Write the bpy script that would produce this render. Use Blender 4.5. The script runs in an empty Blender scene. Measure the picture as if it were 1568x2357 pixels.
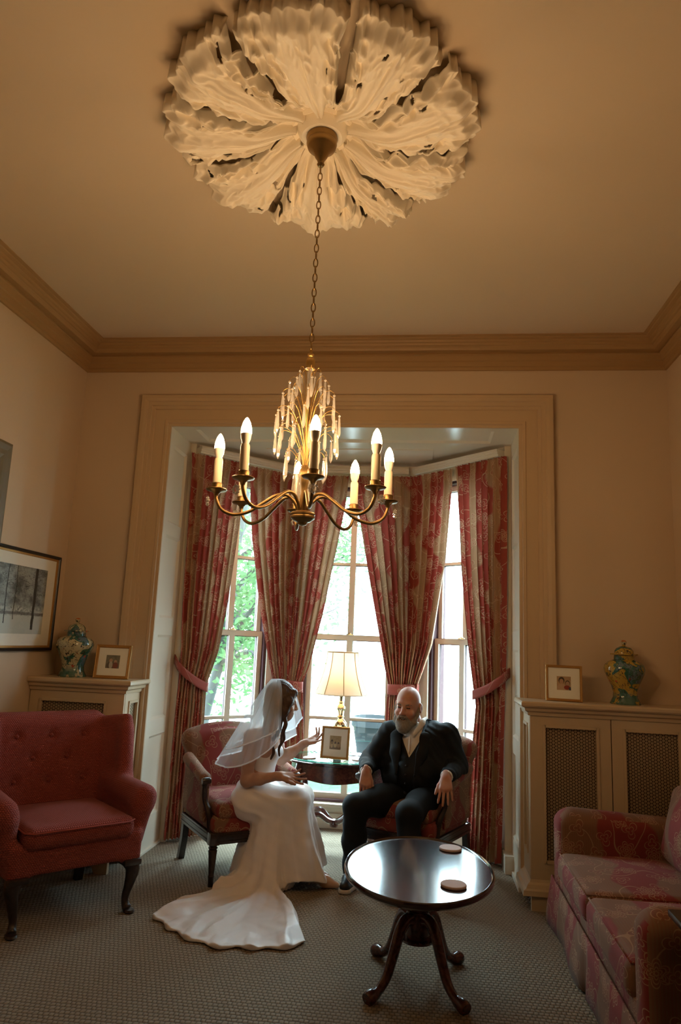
import bpy, bmesh, math, random
import numpy as np
from mathutils import Vector, Matrix, noise as mnoise
random.seed(7)
S = bpy.context.scene
COL = S.collection
PI = math.pi
# ------------------------------------------------------------------ camera
cam_data = bpy.data.cameras.new('camera')
cam = bpy.data.objects.new('camera', cam_data); COL.objects.link(cam); S.camera = cam
def cam_matrix(yaw, pit, rol, loc):
    cy, sy, cp, sp, cr, sr = math.cos(yaw), math.sin(yaw), math.cos(pit), math.sin(pit), math.cos(rol), math.sin(rol)
    fwd = Vector((sy*cp, cy*cp, sp)); r0 = Vector((cy, -sy, 0)); u0 = r0.cross(fwd)
    r = r0*cr + u0*sr; u = u0*cr - r0*sr
    return Matrix(((r.x, u.x, -fwd.x, loc[0]), (r.y, u.y, -fwd.y, loc[1]), (r.z, u.z, -fwd.z, loc[2]), (0, 0, 0, 1)))
cam.matrix_world = cam_matrix(-0.120854778, 0.180922159, 0.0417442842, (0, 0, 1.5))
cam_data.sensor_fit = 'HORIZONTAL'; cam_data.sensor_width = 36; cam_data.lens = 1620.68/1568*36
cam_data.clip_start = 0.05; cam_data.clip_end = 300
# ------------------------------------------------------------------ world, light, exposure
W = bpy.data.worlds.new('sky'); S.world = W; W.use_nodes = True
_wt = W.node_tree; _bg = _wt.nodes['Background']
_tc = _wt.nodes.new('ShaderNodeTexCoord'); _sx = _wt.nodes.new('ShaderNodeSeparateXYZ'); _mr = _wt.nodes.new('ShaderNodeMapRange')
_wt.links.new(_tc.outputs['Generated'], _sx.inputs[0]); _wt.links.new(_sx.outputs[2], _mr.inputs[0])
SKY_LOW, SKY_HIGH = 13.0, 50.0          # overcast sky: brighter overhead than at the horizon
for _k, _v in ((1, 0.0), (2, 0.85), (3, SKY_LOW), (4, SKY_HIGH)): _mr.inputs[_k].default_value = _v
_wt.links.new(_mr.outputs[0], _bg.inputs[1])
_bg.inputs[0].default_value = (0.66, 0.88, 1.0, 1)
S.view_settings.view_transform = 'Standard'; S.view_settings.look = 'None'
S.view_settings.gamma = 1; S.view_settings.use_curve_mapping = False
S.view_settings.exposure = 0.0
BULB_POWER = 720.0      # emission strength of each candle bulb
LAMP_WATT = 3.0
cy_ = S.cycles
cy_.max_bounces = 8; cy_.diffuse_bounces = 4; cy_.glossy_bounces = 3; cy_.transmission_bounces = 4; cy_.transparent_max_bounces = 16
cy_.caustics_reflective = False; cy_.caustics_refractive = False; cy_.sample_clamp_indirect = 8.0
cy_.use_denoising = True
def portal(loc, rz, w, h):
    l = bpy.data.lights.new('window_daylight', 'AREA'); l.shape = 'RECTANGLE'; l.size = w; l.size_y = h; l.cycles.is_portal = True
    o = bpy.data.objects.new('window_daylight', l); COL.objects.link(o); o.location = loc
    o.rotation_euler = (math.radians(-90), 0, rz)      # faces into the room (-Y turned by rz)
    return o
portal((-0.62, 6.20, 1.53), 0, 0.86, 2.75)
portal((-1.61, 5.83, 1.53), math.radians(44), 0.86, 2.75)
portal((0.37, 5.83, 1.53), math.radians(-44), 0.86, 2.75)
# ------------------------------------------------------------------ object helpers
def thing(name, label, cat, loc=(0, 0, 0), rz=0.0, group=None):
    o = bpy.data.objects.new(name, None); COL.objects.link(o); o.empty_display_size = 0.1
    o.location = loc; o.rotation_euler = (0, 0, rz)
    return tag(o, label, cat, group)
def tag(o, label, cat=None, group=None, kind=None):
    if label: o['label'] = label
    if cat: o['category'] = cat
    if group: o['group'] = group
    if kind: o['kind'] = kind
    return o
def mesh(name, V, F, mat, parent=None, smooth=True, uv=None, angle=None, loc=None):
    me = bpy.data.meshes.new(name)
    V = np.asarray(V, dtype=np.float64)
    if isinstance(F, np.ndarray):
        F = F.tolist()
    me.from_pydata(V.tolist(), [], F)
    me.update()
    if mat is not None: me.materials.append(mat)
    if smooth: me.polygons.foreach_set('use_smooth', [True]*len(me.polygons))
    if uv is not None:
        uvl = me.uv_layers.new(name='UVMap')
        li = np.empty(len(me.loops), dtype=np.int32); me.loops.foreach_get('vertex_index', li)
        uvl.data.foreach_set('uv', np.asarray(uv, dtype=np.float32)[li].ravel())
    if smooth and angle: me.set_sharp_from_angle(angle=math.radians(angle))
    o = bpy.data.objects.new(name, me); COL.objects.link(o)
    if parent is not None: o.parent = parent
    if loc is not None: o.location = loc
    return o
def boxuv(o, scale=1.0, shift=(0, 0)):
    """UVs in metres, projected along each face's main axis"""
    me = o.data; n = len(me.polygons)
    uvl = me.uv_layers.new(name='UVMap') if not me.uv_layers else me.uv_layers[0]
    co = np.empty(len(me.vertices)*3); me.vertices.foreach_get('co', co); co = co.reshape(-1, 3)
    nr = np.empty(n*3); me.polygons.foreach_get('normal', nr); nr = nr.reshape(-1, 3)
    lt = np.empty(n, dtype=np.int32); me.polygons.foreach_get('loop_total', lt)
    li = np.empty(len(me.loops), dtype=np.int32); me.loops.foreach_get('vertex_index', li)
    ax = np.repeat(np.abs(nr).argmax(1), lt)
    c = co[li]
    u = np.where(ax == 0, c[:, 1], c[:, 0]); v = np.where(ax == 2, c[:, 1], c[:, 2])
    uvl.data.foreach_set('uv', np.stack([u*scale+shift[0], v*scale+shift[1]], 1).astype(np.float32).ravel())
    return o
class MB:
    """collects shapes that become ONE mesh object"""
    def __init__(self): self.V = []; self.F = []; self.M = Matrix.Identity(4)
    def add(self, V, F):
        b = len(self.V)
        self.V += [tuple(self.M @ Vector(v)) for v in V]; self.F += [[i+b for i in f] for f in F]
        return self
    def box(self, lo, hi, bev=0.0):
        bm = bmesh.new(); bmesh.ops.create_cube(bm, size=1)
        for v in bm.verts: v.co = Vector([(lo[i]+hi[i])/2 + v.co[i]*(hi[i]-lo[i]) for i in range(3)])
        if bev > 0: bmesh.ops.bevel(bm, geom=bm.edges[:], offset=bev, segments=2, affect='EDGES', profile=0.6)
        return self.bm(bm)
    def bm(self, bm):
        bm.verts.ensure_lookup_table(); bm.verts.index_update()
        self.add([v.co[:] for v in bm.verts], [[v.index for v in f.verts] for f in bm.faces]); bm.free(); return self
    def tube(self, pts, r, seg=8, cap=True):
        V, F = tube_geo(pts, r, seg, cap); return self.add(V, F)
    def lathe(self, prof, seg=24, c=(0, 0, 0), sx=1.0, sy=1.0):
        V, F = lathe_geo(prof, seg); return self.add([(c[0]+x*sx, c[1]+y*sy, c[2]+z) for x, y, z in V], F)
    def poly(self, V, F): return self.add(V, F)
    def build(self, name, mat, parent=None, smooth=True, angle=40, uv=False, loc=None):
        o = mesh(name, self.V, self.F, mat, parent, smooth, angle=angle, loc=loc)
        if uv: boxuv(o)
        return o
def tube_geo(pts, r, seg=8, cap=True):
    P = [Vector(p) for p in pts]; n = len(P)
    R = r if isinstance(r, (list, tuple)) else [r]*n
    T = []
    for i in range(n):
        t = P[min(i+1, n-1)] - P[max(i-1, 0)]; T.append(t.normalized() if t.length > 1e-9 else Vector((0, 0, 1)))
    up = Vector((0, 0, 1)) if abs(T[0].z) < 0.9 else Vector((1, 0, 0))
    nrm = (up - T[0]*up.dot(T[0])).normalized()
    V = []; F = []
    for i in range(n):
        nrm = (nrm - T[i]*nrm.dot(T[i])).normalized(); b = T[i].cross(nrm)
        for k in range(seg):
            a = 2*PI*k/seg
            V.append(tuple(P[i] + (nrm*math.cos(a) + b*math.sin(a))*R[i]))
    for i in range(n-1):
        for k in range(seg):
            k2 = (k+1) % seg
            F.append([i*seg+k, i*seg+k2, (i+1)*seg+k2, (i+1)*seg+k])
    if cap: F.append(list(range(seg))[::-1]); F.append([(n-1)*seg+k for k in range(seg)])
    return V, F
def lathe_geo(prof, seg=24):
    V = []; F = []; idx = []
    for r, z in prof:
        if r < 1e-6: idx.append([len(V)]); V.append((0, 0, z))
        else:
            idx.append(list(range(len(V), len(V)+seg)))
            V += [(r*math.cos(2*PI*k/seg), r*math.sin(2*PI*k/seg), z) for k in range(seg)]
    for a, b in zip(idx, idx[1:]):
        for k in range(seg):
            k2 = (k+1) % seg
            if len(a) == 1 and len(b) == 1: continue
            if len(a) == 1: F.append([a[0], b[k2], b[k]])
            elif len(b) == 1: F.append([a[k], a[k2], b[0]])
            else: F.append([a[k], a[k2], b[k2], b[k]])
    return V, F
def sweep(path, prof, mp, closed=False, cap=True):
    """profile (offset to the left of the path, height) swept along a flat path with mitred corners; mp(a, b, h) -> xyz"""
    n = len(path); P = [Vector(p) for p in path]; V = []; F = []; m = len(prof)
    for i in range(n):
        d1 = (P[i]-P[i-1]).normalized() if (i > 0 or closed) else None
        d2 = (P[(i+1) % n]-P[i]).normalized() if (i < n-1 or closed) else None
        d1 = d1 or d2; d2 = d2 or d1
        n1 = Vector((-d1.y, d1.x)); n2 = Vector((-d2.y, d2.x)); mt = (n1+n2)
        mt = mt/max(1e-6, (1+n1.dot(n2)))
        for o, h in prof: V.append(mp(P[i].x+mt.x*o, P[i].y+mt.y*o, h))
    for i in range(n if closed else n-1):
        j = (i+1) % n
        for k in range(m-1): F.append([i*m+k, j*m+k, j*m+k+1, i*m+k+1])
    if not closed and cap: F.append(list(range(m))[::-1]); F.append([(n-1)*m+k for k in range(m)])
    return V, F
def loft(rings, closed=True, cap=False):
    V = [p for r in rings for p in r]; m = len(rings[0]); F = []
    for i in range(len(rings)-1):
        for k in range(m if closed else m-1):
            k2 = (k+1) % m; F.append([i*m+k, i*m+k2, (i+1)*m+k2, (i+1)*m+k])
    if cap: F.append(list(range(m))[::-1]); F.append([(len(rings)-1)*m+k for k in range(m)])
    return V, F
def bez(pts, n=8):
    """Catmull-Rom through pts"""
    P = [np.array(p, float) for p in pts]; out = []
    for i in range(len(P)-1):
        p0 = P[i-1] if i else 2*P[0]-P[1]; p1, p2 = P[i], P[i+1]; p3 = P[i+2] if i+2 < len(P) else 2*P[-1]-P[-2]
        for k in range(n):
            t = k/n
            out.append(tuple(0.5*((2*p1)+(-p0+p2)*t+(2*p0-5*p1+4*p2-p3)*t*t+(-p0+3*p1-3*p2+p3)*t**3)))
    out.append(tuple(P[-1])); return out
def dup(root, loc=None, rz=None, label=None):
    r = root.copy(); COL.objects.link(r)
    if loc is not None: r.location = loc
    if rz is not None: r.rotation_euler = (0, 0, rz)
    if label: r['label'] = label
    def kids(a, b):
        for ch in a.children:
            c = ch.copy(); COL.objects.link(c); c.parent = b; kids(ch, c)
    kids(root, r)
    return r
# ------------------------------------------------------------------ signed-distance sculpting (bodies, clothes, upholstery)
class SDF:
    def __init__(s, lo, hi, h):
        s.lo = np.array(lo, float); s.h = h; s.n = np.ceil((np.array(hi, float)-s.lo)/h).astype(int)+1
        s.D = np.full(s.n, 0.2, np.float32)
        s.ax = [(s.lo[i]+h*np.arange(s.n[i])).astype(np.float32) for i in range(3)]
    def blk(s, lo, hi, m):
        a = [int(np.clip(math.floor((lo[i]-m-s.lo[i])/s.h), 0, s.n[i]-1)) for i in range(3)]
        b = [int(np.clip(math.ceil((hi[i]+m-s.lo[i])/s.h)+1, 1, s.n[i])) for i in range(3)]
        sl = tuple(slice(a[i], max(b[i], a[i]+1)) for i in range(3))
        return sl, s.ax[0][sl[0]][:, None, None], s.ax[1][sl[1]][None, :, None], s.ax[2][sl[2]][None, None, :]
    def comb(s, sl, d, k, mode):
        A = s.D[sl]
        if mode == 'add':
            if k > 0:
                h = np.clip(0.5+0.5*(A-d)/k, 0, 1); s.D[sl] = A*(1-h)+d*h-k*h*(1-h)
            else: s.D[sl] = np.minimum(A, d)
        elif mode == 'sub':
            if k > 0:
                h = np.clip(0.5-0.5*(A+d)/k, 0, 1); s.D[sl] = A*(1-h)-d*h+k*h*(1-h)
            else: s.D[sl] = np.maximum(A, -d)
        return s
    def ell(s, c, r, k=0.02, mode='add', R=None):
        c = np.array(c, float); r = np.array(r, float); big = r.max()
        sl, x, y, z = s.blk(c-big, c+big, k+3*s.h)
        x, y, z = x-c[0], y-c[1], z-c[2]
        if R is not None:
            M = np.array(R).T if not isinstance(R, Matrix) else np.array(R.to_3x3().transposed())
            x, y, z = M[0, 0]*x+M[0, 1]*y+M[0, 2]*z, M[1, 0]*x+M[1, 1]*y+M[1, 2]*z, M[2, 0]*x+M[2, 1]*y+M[2, 2]*z
        k0 = np.sqrt((x/r[0])**2+(y/r[1])**2+(z/r[2])**2); k1 = np.sqrt((x/r[0]**2)**2+(y/r[1]**2)**2+(z/r[2]**2)**2)
        d = k0*(k0-1)/np.maximum(k1, 1e-6)
        return s.comb(sl, d.astype(np.float32), k, mode)
    def cap(s, a, b, ra, rb=None, k=0.02, mode='add', flat=None):
        rb = ra if rb is None else rb
        a = np.array(a, float); b = np.array(b, float); m = max(ra, rb)
        sl, x, y, z = s.blk(np.minimum(a, b)-m, np.maximum(a, b)+m, k+3*s.h)
        d = b-a; L = max(d@d, 1e-9)
        t = np.clip(((x-a[0])*d[0]+(y-a[1])*d[1]+(z-a[2])*d[2])/L, 0, 1)
        if flat is None:
            q = np.sqrt((x-a[0]-t*d[0])**2+(y-a[1]-t*d[1])**2+(z-a[2]-t*d[2])**2)
        else:       # flat=(unit dir, factor): squash along a direction
            f = np.array(flat[0], float); f /= np.linalg.norm(f); g = flat[1]
            px, py, pz = x-a[0]-t*d[0], y-a[1]-t*d[1], z-a[2]-t*d[2]
            dp = px*f[0]+py*f[1]+pz*f[2]
            q = np.sqrt(np.maximum(px*px+py*py+pz*pz-dp*dp+(dp*g)**2, 0))
        return s.comb(sl, (q-(ra+(rb-ra)*t)).astype(np.float32), k, mode)
    def chain(s, pts, rad, k=0.02, mode='add', flat=None):
        for i in range(len(pts)-1): s.cap(pts[i], pts[i+1], rad[i], rad[i+1], k, mode, flat)
        return s
    def box(s, c, hs, r=0.02, k=0.0, mode='add', R=None):
        c = np.array(c, float); hs = np.array(hs, float); big = np.linalg.norm(hs) if R is not None else hs
        sl, x, y, z = s.blk(c-big, c+big, k+3*s.h)
        x, y, z = x-c[0], y-c[1], z-c[2]
        if R is not None:
            M = np.array(R.to_3x3().transposed())
            x, y, z = M[0, 0]*x+M[0, 1]*y+M[0, 2]*z, M[1, 0]*x+M[1, 1]*y+M[1, 2]*z, M[2, 0]*x+M[2, 1]*y+M[2, 2]*z
        qx, qy, qz = np.abs(x)-hs[0]+r, np.abs(y)-hs[1]+r, np.abs(z)-hs[2]+r
        d = np.sqrt(np.maximum(qx, 0)**2+np.maximum(qy, 0)**2+np.maximum(qz, 0)**2)+np.minimum(np.maximum(qx, np.maximum(qy, qz)), 0)-r
        return s.comb(sl, d.astype(np.float32), k, mode)
    def plane(s, p, n, k=0.0):
        """keep the side the normal points away from"""
        n = np.array(n, float); n /= np.linalg.norm(n)
        d = (s.ax[0][:, None, None]-p[0])*n[0]+(s.ax[1][None, :, None]-p[1])*n[1]+(s.ax[2][None, None, :]-p[2])*n[2]
        s.D = np.maximum(s.D, d.astype(np.float32)); return s
    def warp(s, fn):
        x, y, z = s.ax[0][:, None, None], s.ax[1][None, :, None], s.ax[2][None, None, :]
        s.D = (s.D + fn(x, y, z)).astype(np.float32); return s
    def mesh(s, smooth=1):
        D = s.D
        D[0], D[-1], D[:, 0], D[:, -1], D[:, :, 0], D[:, :, -1] = [np.maximum(q, 1e-3) for q in (D[0], D[-1], D[:, 0], D[:, -1], D[:, :, 0], D[:, :, -1])]
        I = D < 0; n = np.array(D.shape)-1
        any_ = np.zeros(n, bool); all_ = np.ones(n, bool)
        for dx in (0, 1):
            for dy in (0, 1):
                for dz in (0, 1):
                    q = I[dx:dx+n[0], dy:dy+n[1], dz:dz+n[2]]; any_ |= q; all_ &= q
        act = np.argwhere(any_ & ~all_); idx = np.full(n, -1, np.int64); idx[tuple(act.T)] = np.arange(len(act))
        acc = np.zeros((len(act), 3)); cnt = np.zeros(len(act))
        cs = [(0, 0, 0), (1, 0, 0), (0, 1, 0), (1, 1, 0), (0, 0, 1), (1, 0, 1), (0, 1, 1), (1, 1, 1)]
        val = [D[tuple((act+np.array(c)).T)] for c in cs]
        for a, b in ((0, 1), (2, 3), (4, 5), (6, 7), (0, 2), (1, 3), (4, 6), (5, 7), (0, 4), (1, 5), (2, 6), (3, 7)):
            va, vb = val[a], val[b]; m = (va < 0) != (vb < 0)
            t = np.where(m, va/np.where(m, va-vb, 1), 0)[:, None]
            p = np.array(cs[a])*(1-t)+np.array(cs[b])*t
            acc[m] += p[m]; cnt[m] += 1
        V = s.lo+s.h*(act+acc/cnt[:, None])
        F = []
        for ax in range(3):
            u, w = [(1, 2), (2, 0), (0, 1)][ax]
            sl0 = [slice(1, -1)]*3; sl1 = [slice(1, -1)]*3; sl0[ax] = slice(0, -1); sl1[ax] = slice(1, None)
            A = I[tuple(sl0)]; B = I[tuple(sl1)]
            for flip, msk in ((False, A & ~B), (True, ~A & B)):
                e = np.argwhere(msk); 
                if not len(e): continue
                off = np.ones(3, int); off[ax] = 0; e = e+off
                def c(du, dw):
                    q = e.copy(); q[:, u] += du; q[:, w] += dw; return idx[tuple(q.T)]
                quad = np.stack([c(-1, -1), c(0, -1), c(0, 0), c(-1, 0)], 1)
                F.append(quad[:, ::-1] if flip else quad)
        F = np.concatenate(F)
        for _ in range(smooth):
            E = np.concatenate([F[:, [0, 1]], F[:, [1, 2]], F[:, [2, 3]], F[:, [3, 0]]])
            sm = np.zeros_like(V); ct = np.zeros(len(V))
            for a, b in ((0, 1), (1, 0)):
                for i in range(3): sm[:, i] += np.bincount(E[:, a], V[E[:, b], i], len(V))
                ct += np.bincount(E[:, a], minlength=len(V))
            V = V*0.4+0.6*sm/np.maximum(ct, 1)[:, None]
        return V, F
def rotz(a): return Matrix.Rotation(a, 4, 'Z')
def rotm(ax, ay, az): return (Matrix.Rotation(az, 4, 'Z') @ Matrix.Rotation(ay, 4, 'Y') @ Matrix.Rotation(ax, 4, 'X'))
# ------------------------------------------------------------------ materials
class NT:
    """tiny node-tree writer"""
    def __init__(self, name):
        self.m = bpy.data.materials.new(name); self.m.use_nodes = True
        self.t = self.m.node_tree; self.t.nodes.clear()
    def n(self, typ, ins=None, **kw):
        nd = self.t.nodes.new(typ)
        for k, v in kw.items(): setattr(nd, k, v)
        for k, v in (ins or {}).items(): self.set(nd.inputs[k], v)
        return nd
    def set(self, sock, v):
        if isinstance(v, bpy.types.NodeSocket): self.t.links.new(v, sock)
        elif isinstance(v, bpy.types.Node): self.t.links.new(v.outputs[0], sock)
        elif sock.type == 'RGBA' and len(v) == 3: sock.default_value = (*v, 1)
        else: sock.default_value = v
    def math(self, op, a, b=0.0, c=0.0, clamp=False):
        nd = self.n('ShaderNodeMath', operation=op); nd.use_clamp = clamp
        self.set(nd.inputs[0], a); self.set(nd.inputs[1], b); self.set(nd.inputs[2], c); return nd.outputs[0]
    def mix(self, f, a, b):
        nd = self.n('ShaderNodeMix', data_type='RGBA'); self.set(nd.inputs['Factor'], f)
        self.set(nd.inputs[6], a); self.set(nd.inputs[7], b); return nd.outputs[2]
    def ramp(self, f, a, b):      # smooth step a..b -> 0..1
        nd = self.n('ShaderNodeMapRange', {'Value': f, 'From Min': a, 'From Max': b}, interpolation_type='SMOOTHSTEP'); return nd.outputs[0]
    def out(self, sh, disp=None):
        o = self.n('ShaderNodeOutputMaterial'); self.set(o.inputs[0], sh)
        return self.m
    def bump(self, h, strength=0.3, dist=0.01):
        return self.n('ShaderNodeBump', {'Height': h, 'Strength': strength, 'Distance': dist}).outputs[0]
    def pbsdf(self, color, rough=0.5, metal=0.0, spec=0.5, normal=None, **kw):
        nd = self.n('ShaderNodeBsdfPrincipled', {'Base Color': color, 'Roughness': rough, 'Metallic': metal, 'Specular IOR Level': spec})
        if normal is not None: self.set(nd.inputs['Normal'], normal)
        for k, v in kw.items(): self.set(nd.inputs[k.replace('_', ' ')], v)
        return nd.outputs[0]
def paint(name, col, rough=0.5, var=0.06, scale=3.0, bump=0.0, bscale=200.0, metal=0.0, spec=0.4, **kw):
    t = NT(name); tc = t.n('ShaderNodeTexCoord').outputs['Object']
    nz = t.n('ShaderNodeTexNoise', {'Vector': tc, 'Scale': scale, 'Detail': 4.0}).outputs[0]
    c = t.mix(nz, tuple(x*(1-var) for x in col), tuple(min(1, x*(1+var)) for x in col))
    nm = None
    if bump:
        nb = t.n('ShaderNodeTexNoise', {'Vector': tc, 'Scale': bscale, 'Detail': 2.0}).outputs[0]; nm = t.bump(nb, bump, 0.002)
    return t.out(t.pbsdf(c, rough, metal, spec, nm, **kw))
def wood(name, dark, light, rough=0.25, scale=6.0, coat=0.3):
    t = NT(name); tc = t.n('ShaderNodeTexCoord').outputs['Object']
    mp = t.n('ShaderNodeMapping', {'Vector': tc, 'Scale': (1.0, 0.22, 1.0)}).outputs[0]
    w = t.n('ShaderNodeTexNoise', {'Vector': mp, 'Scale': scale*5, 'Detail': 6.0, 'Distortion': 1.2}).outputs[0]
    return t.out(t.pbsdf(t.mix(t.ramp(w, 0.3, 0.7), dark, light), rough, 0, 0.5, Coat_Weight=coat, Coat_Roughness=0.1))
def floral(name, red, tan, line, scale=1.0, rough=0.75, stripe=0.42, sheen=0.08, transl=0.0):
    """faded red damask: tan pin-striped bands, outlined blossoms, leaves and wandering stems"""
    t = NT(name); uv = t.n('ShaderNodeTexCoord').outputs['UV']
    mp = t.n('ShaderNodeMapping', {'Vector': uv, 'Scale': (scale, scale, scale)}).outputs[0]
    dn = t.n('ShaderNodeTexNoise', {'Vector': mp, 'Scale': 3.2, 'Detail': 1.5}, noise_dimensions='2D')
    sx = t.n('ShaderNodeSeparateXYZ', {'Vector': mp}); u, v = sx.outputs[0], sx.outputs[1]
    nf = t.math('SUBTRACT', dn.outputs[0], 0.5)
    ph = t.math('ADD', t.math('MULTIPLY', u, 2*PI/stripe), t.math('MULTIPLY', nf, 5.0))
    band = t.ramp(t.math('SINE', ph), -0.05, 0.35)
    pin = t.ramp(t.math('SINE', t.math('MULTIPLY', u, 2*PI/0.012)), -0.2, 0.5)
    tan2 = t.mix(t.math('MULTIPLY', pin, 0.35), tan, tuple(0.5*a+0.5*b for a, b in zip(tan, red)))
    col = t.mix(band, red, tan2)
    def flowers(sc, seed, r0, lobes, amp, w, inner):
        o = t.n('ShaderNodeMapping', {'Vector': mp, 'Location': (seed, seed*0.7, 0)}).outputs[0]
        vo = t.n('ShaderNodeTexVoronoi', {'Vector': o, 'Scale': sc, 'Randomness': 0.75}, voronoi_dimensions='2D')
        d = t.n('ShaderNodeVectorMath', {0: o, 1: vo.outputs['Position']}, operation='SUBTRACT').outputs[0]
        dx = t.n('ShaderNodeSeparateXYZ', {'Vector': d})
        ang = t.math('ARCTAN2', dx.outputs[1], dx.outputs[0]); r = vo.outputs['Distance']
        rr = t.math('DIVIDE', r, sc)
        rr = t.n('ShaderNodeVectorMath', {0: d}, operation='LENGTH').outputs['Value']
        rot = t.n('ShaderNodeSeparateColor', {'Color': vo.outputs['Color']}).outputs[0]
        pet = t.math('MULTIPLY_ADD', t.math('ABSOLUTE', t.math('SINE', t.math('MULTIPLY_ADD', ang, lobes/2, t.math('MULTIPLY', rot, 6.0)))), amp, r0)
        res = None
        for f in inner:
            e = t.math('ABSOLUTE', t.math('MULTIPLY_ADD', pet, -f, rr))
            l = t.math('SUBTRACT', 1.0, t.ramp(e, w*0.5, w))
            res = l if res is None else t.math('MAXIMUM', res, l)
        fill = t.math('SUBTRACT', 1.0, t.ramp(t.math('SUBTRACT', rr, pet), -0.002, 0.0))
        return res, fill
    l1, f1 = flowers(5.2, 0.0, 0.026, 6.0, 0.020, 0.0030, (1.0, 0.72, 0.42, 0.18))
    l2, f2 = flowers(7.5, 3.3, 0.010, 3.0, 0.034, 0.0026, (1.0, 0.5))
    nv = t.n('ShaderNodeTexNoise', {'Vector': mp, 'Scale': 4.0, 'Detail': 0.0}, noise_dimensions='2D').outputs[0]
    vine = t.math('SUBTRACT', 1.0, t.ramp(t.math('ABSOLUTE', t.math('SUBTRACT', nv, 0.5)), 0.004, 0.010))
    vine = t.math('MULTIPLY', vine, t.math('SUBTRACT', 1.0, t.math('MAXIMUM', f1, f2)))
    ln = t.math('MAXIMUM', t.math('MAXIMUM', l1, l2), vine)
    col = t.mix(t.math('MULTIPLY', t.math('MAXIMUM', f1, f2), 0.25), col, red)
    col = t.mix(t.math('MULTIPLY', ln, 0.85), col, line)
    wv = t.n('ShaderNodeTexNoise', {'Vector': uv, 'Scale': 900.0}).outputs[0]
    nm = t.bump(t.math('ADD', t.math('MULTIPLY', ln, 0.6), wv), 0.15, 0.001)
    sh = t.pbsdf(col, rough, 0, 0.25, nm, Sheen_Weight=sheen)
    if transl:
        tr = t.n('ShaderNodeBsdfTranslucent', {'Color': col}).outputs[0]
        sh = t.n('ShaderNodeMixShader', {0: transl, 1: sh, 2: tr}).outputs[0]
    return t.out(sh)
def weave(name, a, b, fx, fy, rough=0.9, bump=0.6, coord='Object', lo=0.0, hi=0.55):
    """rows of rounded over-and-under stitches, every other row shifted by half a stitch"""
    t = NT(name); tc = t.n('ShaderNodeTexCoord').outputs[coord]; sp = t.n('ShaderNodeSeparateXYZ', {'Vector': tc})
    nz = t.n('ShaderNodeTexNoise', {'Vector': tc, 'Scale': 2.2, 'Detail': 3.0}).outputs[0]; nj = t.n('ShaderNodeTexNoise', {'Vector': tc, 'Scale': fx*.6, 'Detail': 1.0}).outputs[0]
    v = t.math('MULTIPLY_ADD', nj, .45, t.math('MULTIPLY', sp.outputs[1], fy)); row = t.math('FLOOR', v)
    u = t.math('FRACT', t.math('ADD', t.math('MULTIPLY', sp.outputs[0], fx), t.math('ADD', t.math('MULTIPLY', row, .5), t.math('MULTIPLY', nj, .5)))); w = t.math('FRACT', v)
    par = lambda q: t.math('SUBTRACT', 1.0, t.math('POWER', t.math('ABSOLUTE', t.math('MULTIPLY_ADD', q, 2.0, -1.0)), 2.0))
    dome = t.math('MULTIPLY', par(u), par(w))
    c = t.mix(t.ramp(dome, lo, hi), b, a); c = t.mix(t.math('MULTIPLY', nz, .35), c, tuple(0.6*x for x in a))
    return t.out(t.pbsdf(c, rough, 0, 0.15, t.bump(t.math('POWER', dome, .5), bump, 0.006), Sheen_Weight=0.1))
def glassy(name, tint=(1, 1, 1), gl=0.12, rough=0.02):
    t = NT(name)
    ge = t.n('ShaderNodeNewGeometry')
    ct = t.math('ABSOLUTE', t.n('ShaderNodeVectorMath', {0: ge.outputs['Normal'], 1: ge.outputs['Incoming']}, operation='DOT_PRODUCT').outputs['Value'])
    f = t.math('MULTIPLY_ADD', t.math('POWER', t.math('SUBTRACT', 1.0, ct), 5.0), .90, .035+gl, clamp=True)
    a = t.n('ShaderNodeBsdfTransparent', {'Color': tint}).outputs[0]; g = t.n('ShaderNodeBsdfGlossy', {'Color': (1, 1, 1), 'Roughness': rough}).outputs[0]
    return t.out(t.n('ShaderNodeMixShader', {0: f, 1: a, 2: g}).outputs[0])
def emit(name, col, st):
    t = NT(name); return t.out(t.n('ShaderNodeEmission', {'Color': col, 'Strength': st}).outputs[0])
def veil_mat(name, alpha, col=(0.9, 0.92, 0.95)):
    t = NT(name)
    tr = t.n('ShaderNodeBsdfTransparent').outputs[0]
    d = t.n('ShaderNodeBsdfDiffuse', {'Color': col}).outputs[0]; tl = t.n('ShaderNodeBsdfTranslucent', {'Color': col}).outputs[0]
    m1 = t.n('ShaderNodeMixShader', {0: 0.5, 1: d, 2: tl}).outputs[0]
    return t.out(t.n('ShaderNodeMixShader', {0: alpha, 1: tr, 2: m1}).outputs[0])
M = {}
M['ceiling'] = paint('ceiling_paint', (0.62, 0.50, 0.36), 0.8, 0.03, 1.5)
M['wall'] = paint('wall_paint', (0.62, 0.49, 0.35), 0.75, 0.03, 2.0, 0.05, 400)
M['cornice'] = paint('cornice_paint', (0.40, 0.25, 0.11), 0.5, 0.05, 3.0)
M['casing'] = paint('casing_paint', (0.54, 0.40, 0.25), 0.42, 0.03, 3.0)
M['cream'] = paint('cream_gloss_paint', (0.70, 0.64, 0.53), 0.3, 0.03, 3.0)
M['cabinet'] = paint('cabinet_paint', (0.55, 0.43, 0.28), 0.38, 0.04, 3.0)
M['plaster'] = paint('plaster', (0.93, 0.85, 0.70), 0.7, 0.03, 6.0, 0.15, 90)
M['carpet'] = weave('carpet_loop', (0.30, 0.240, 0.165), (0.165, 0.130, 0.088), 46.0, 40.0, 0.95, 0.9, 'Object')
M['rose'] = weave('rose_basketweave', (0.40, 0.088, 0.070), (0.16, 0.030, 0.024), 85.0, 120.0, 0.85, 0.8, 'UV')
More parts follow.
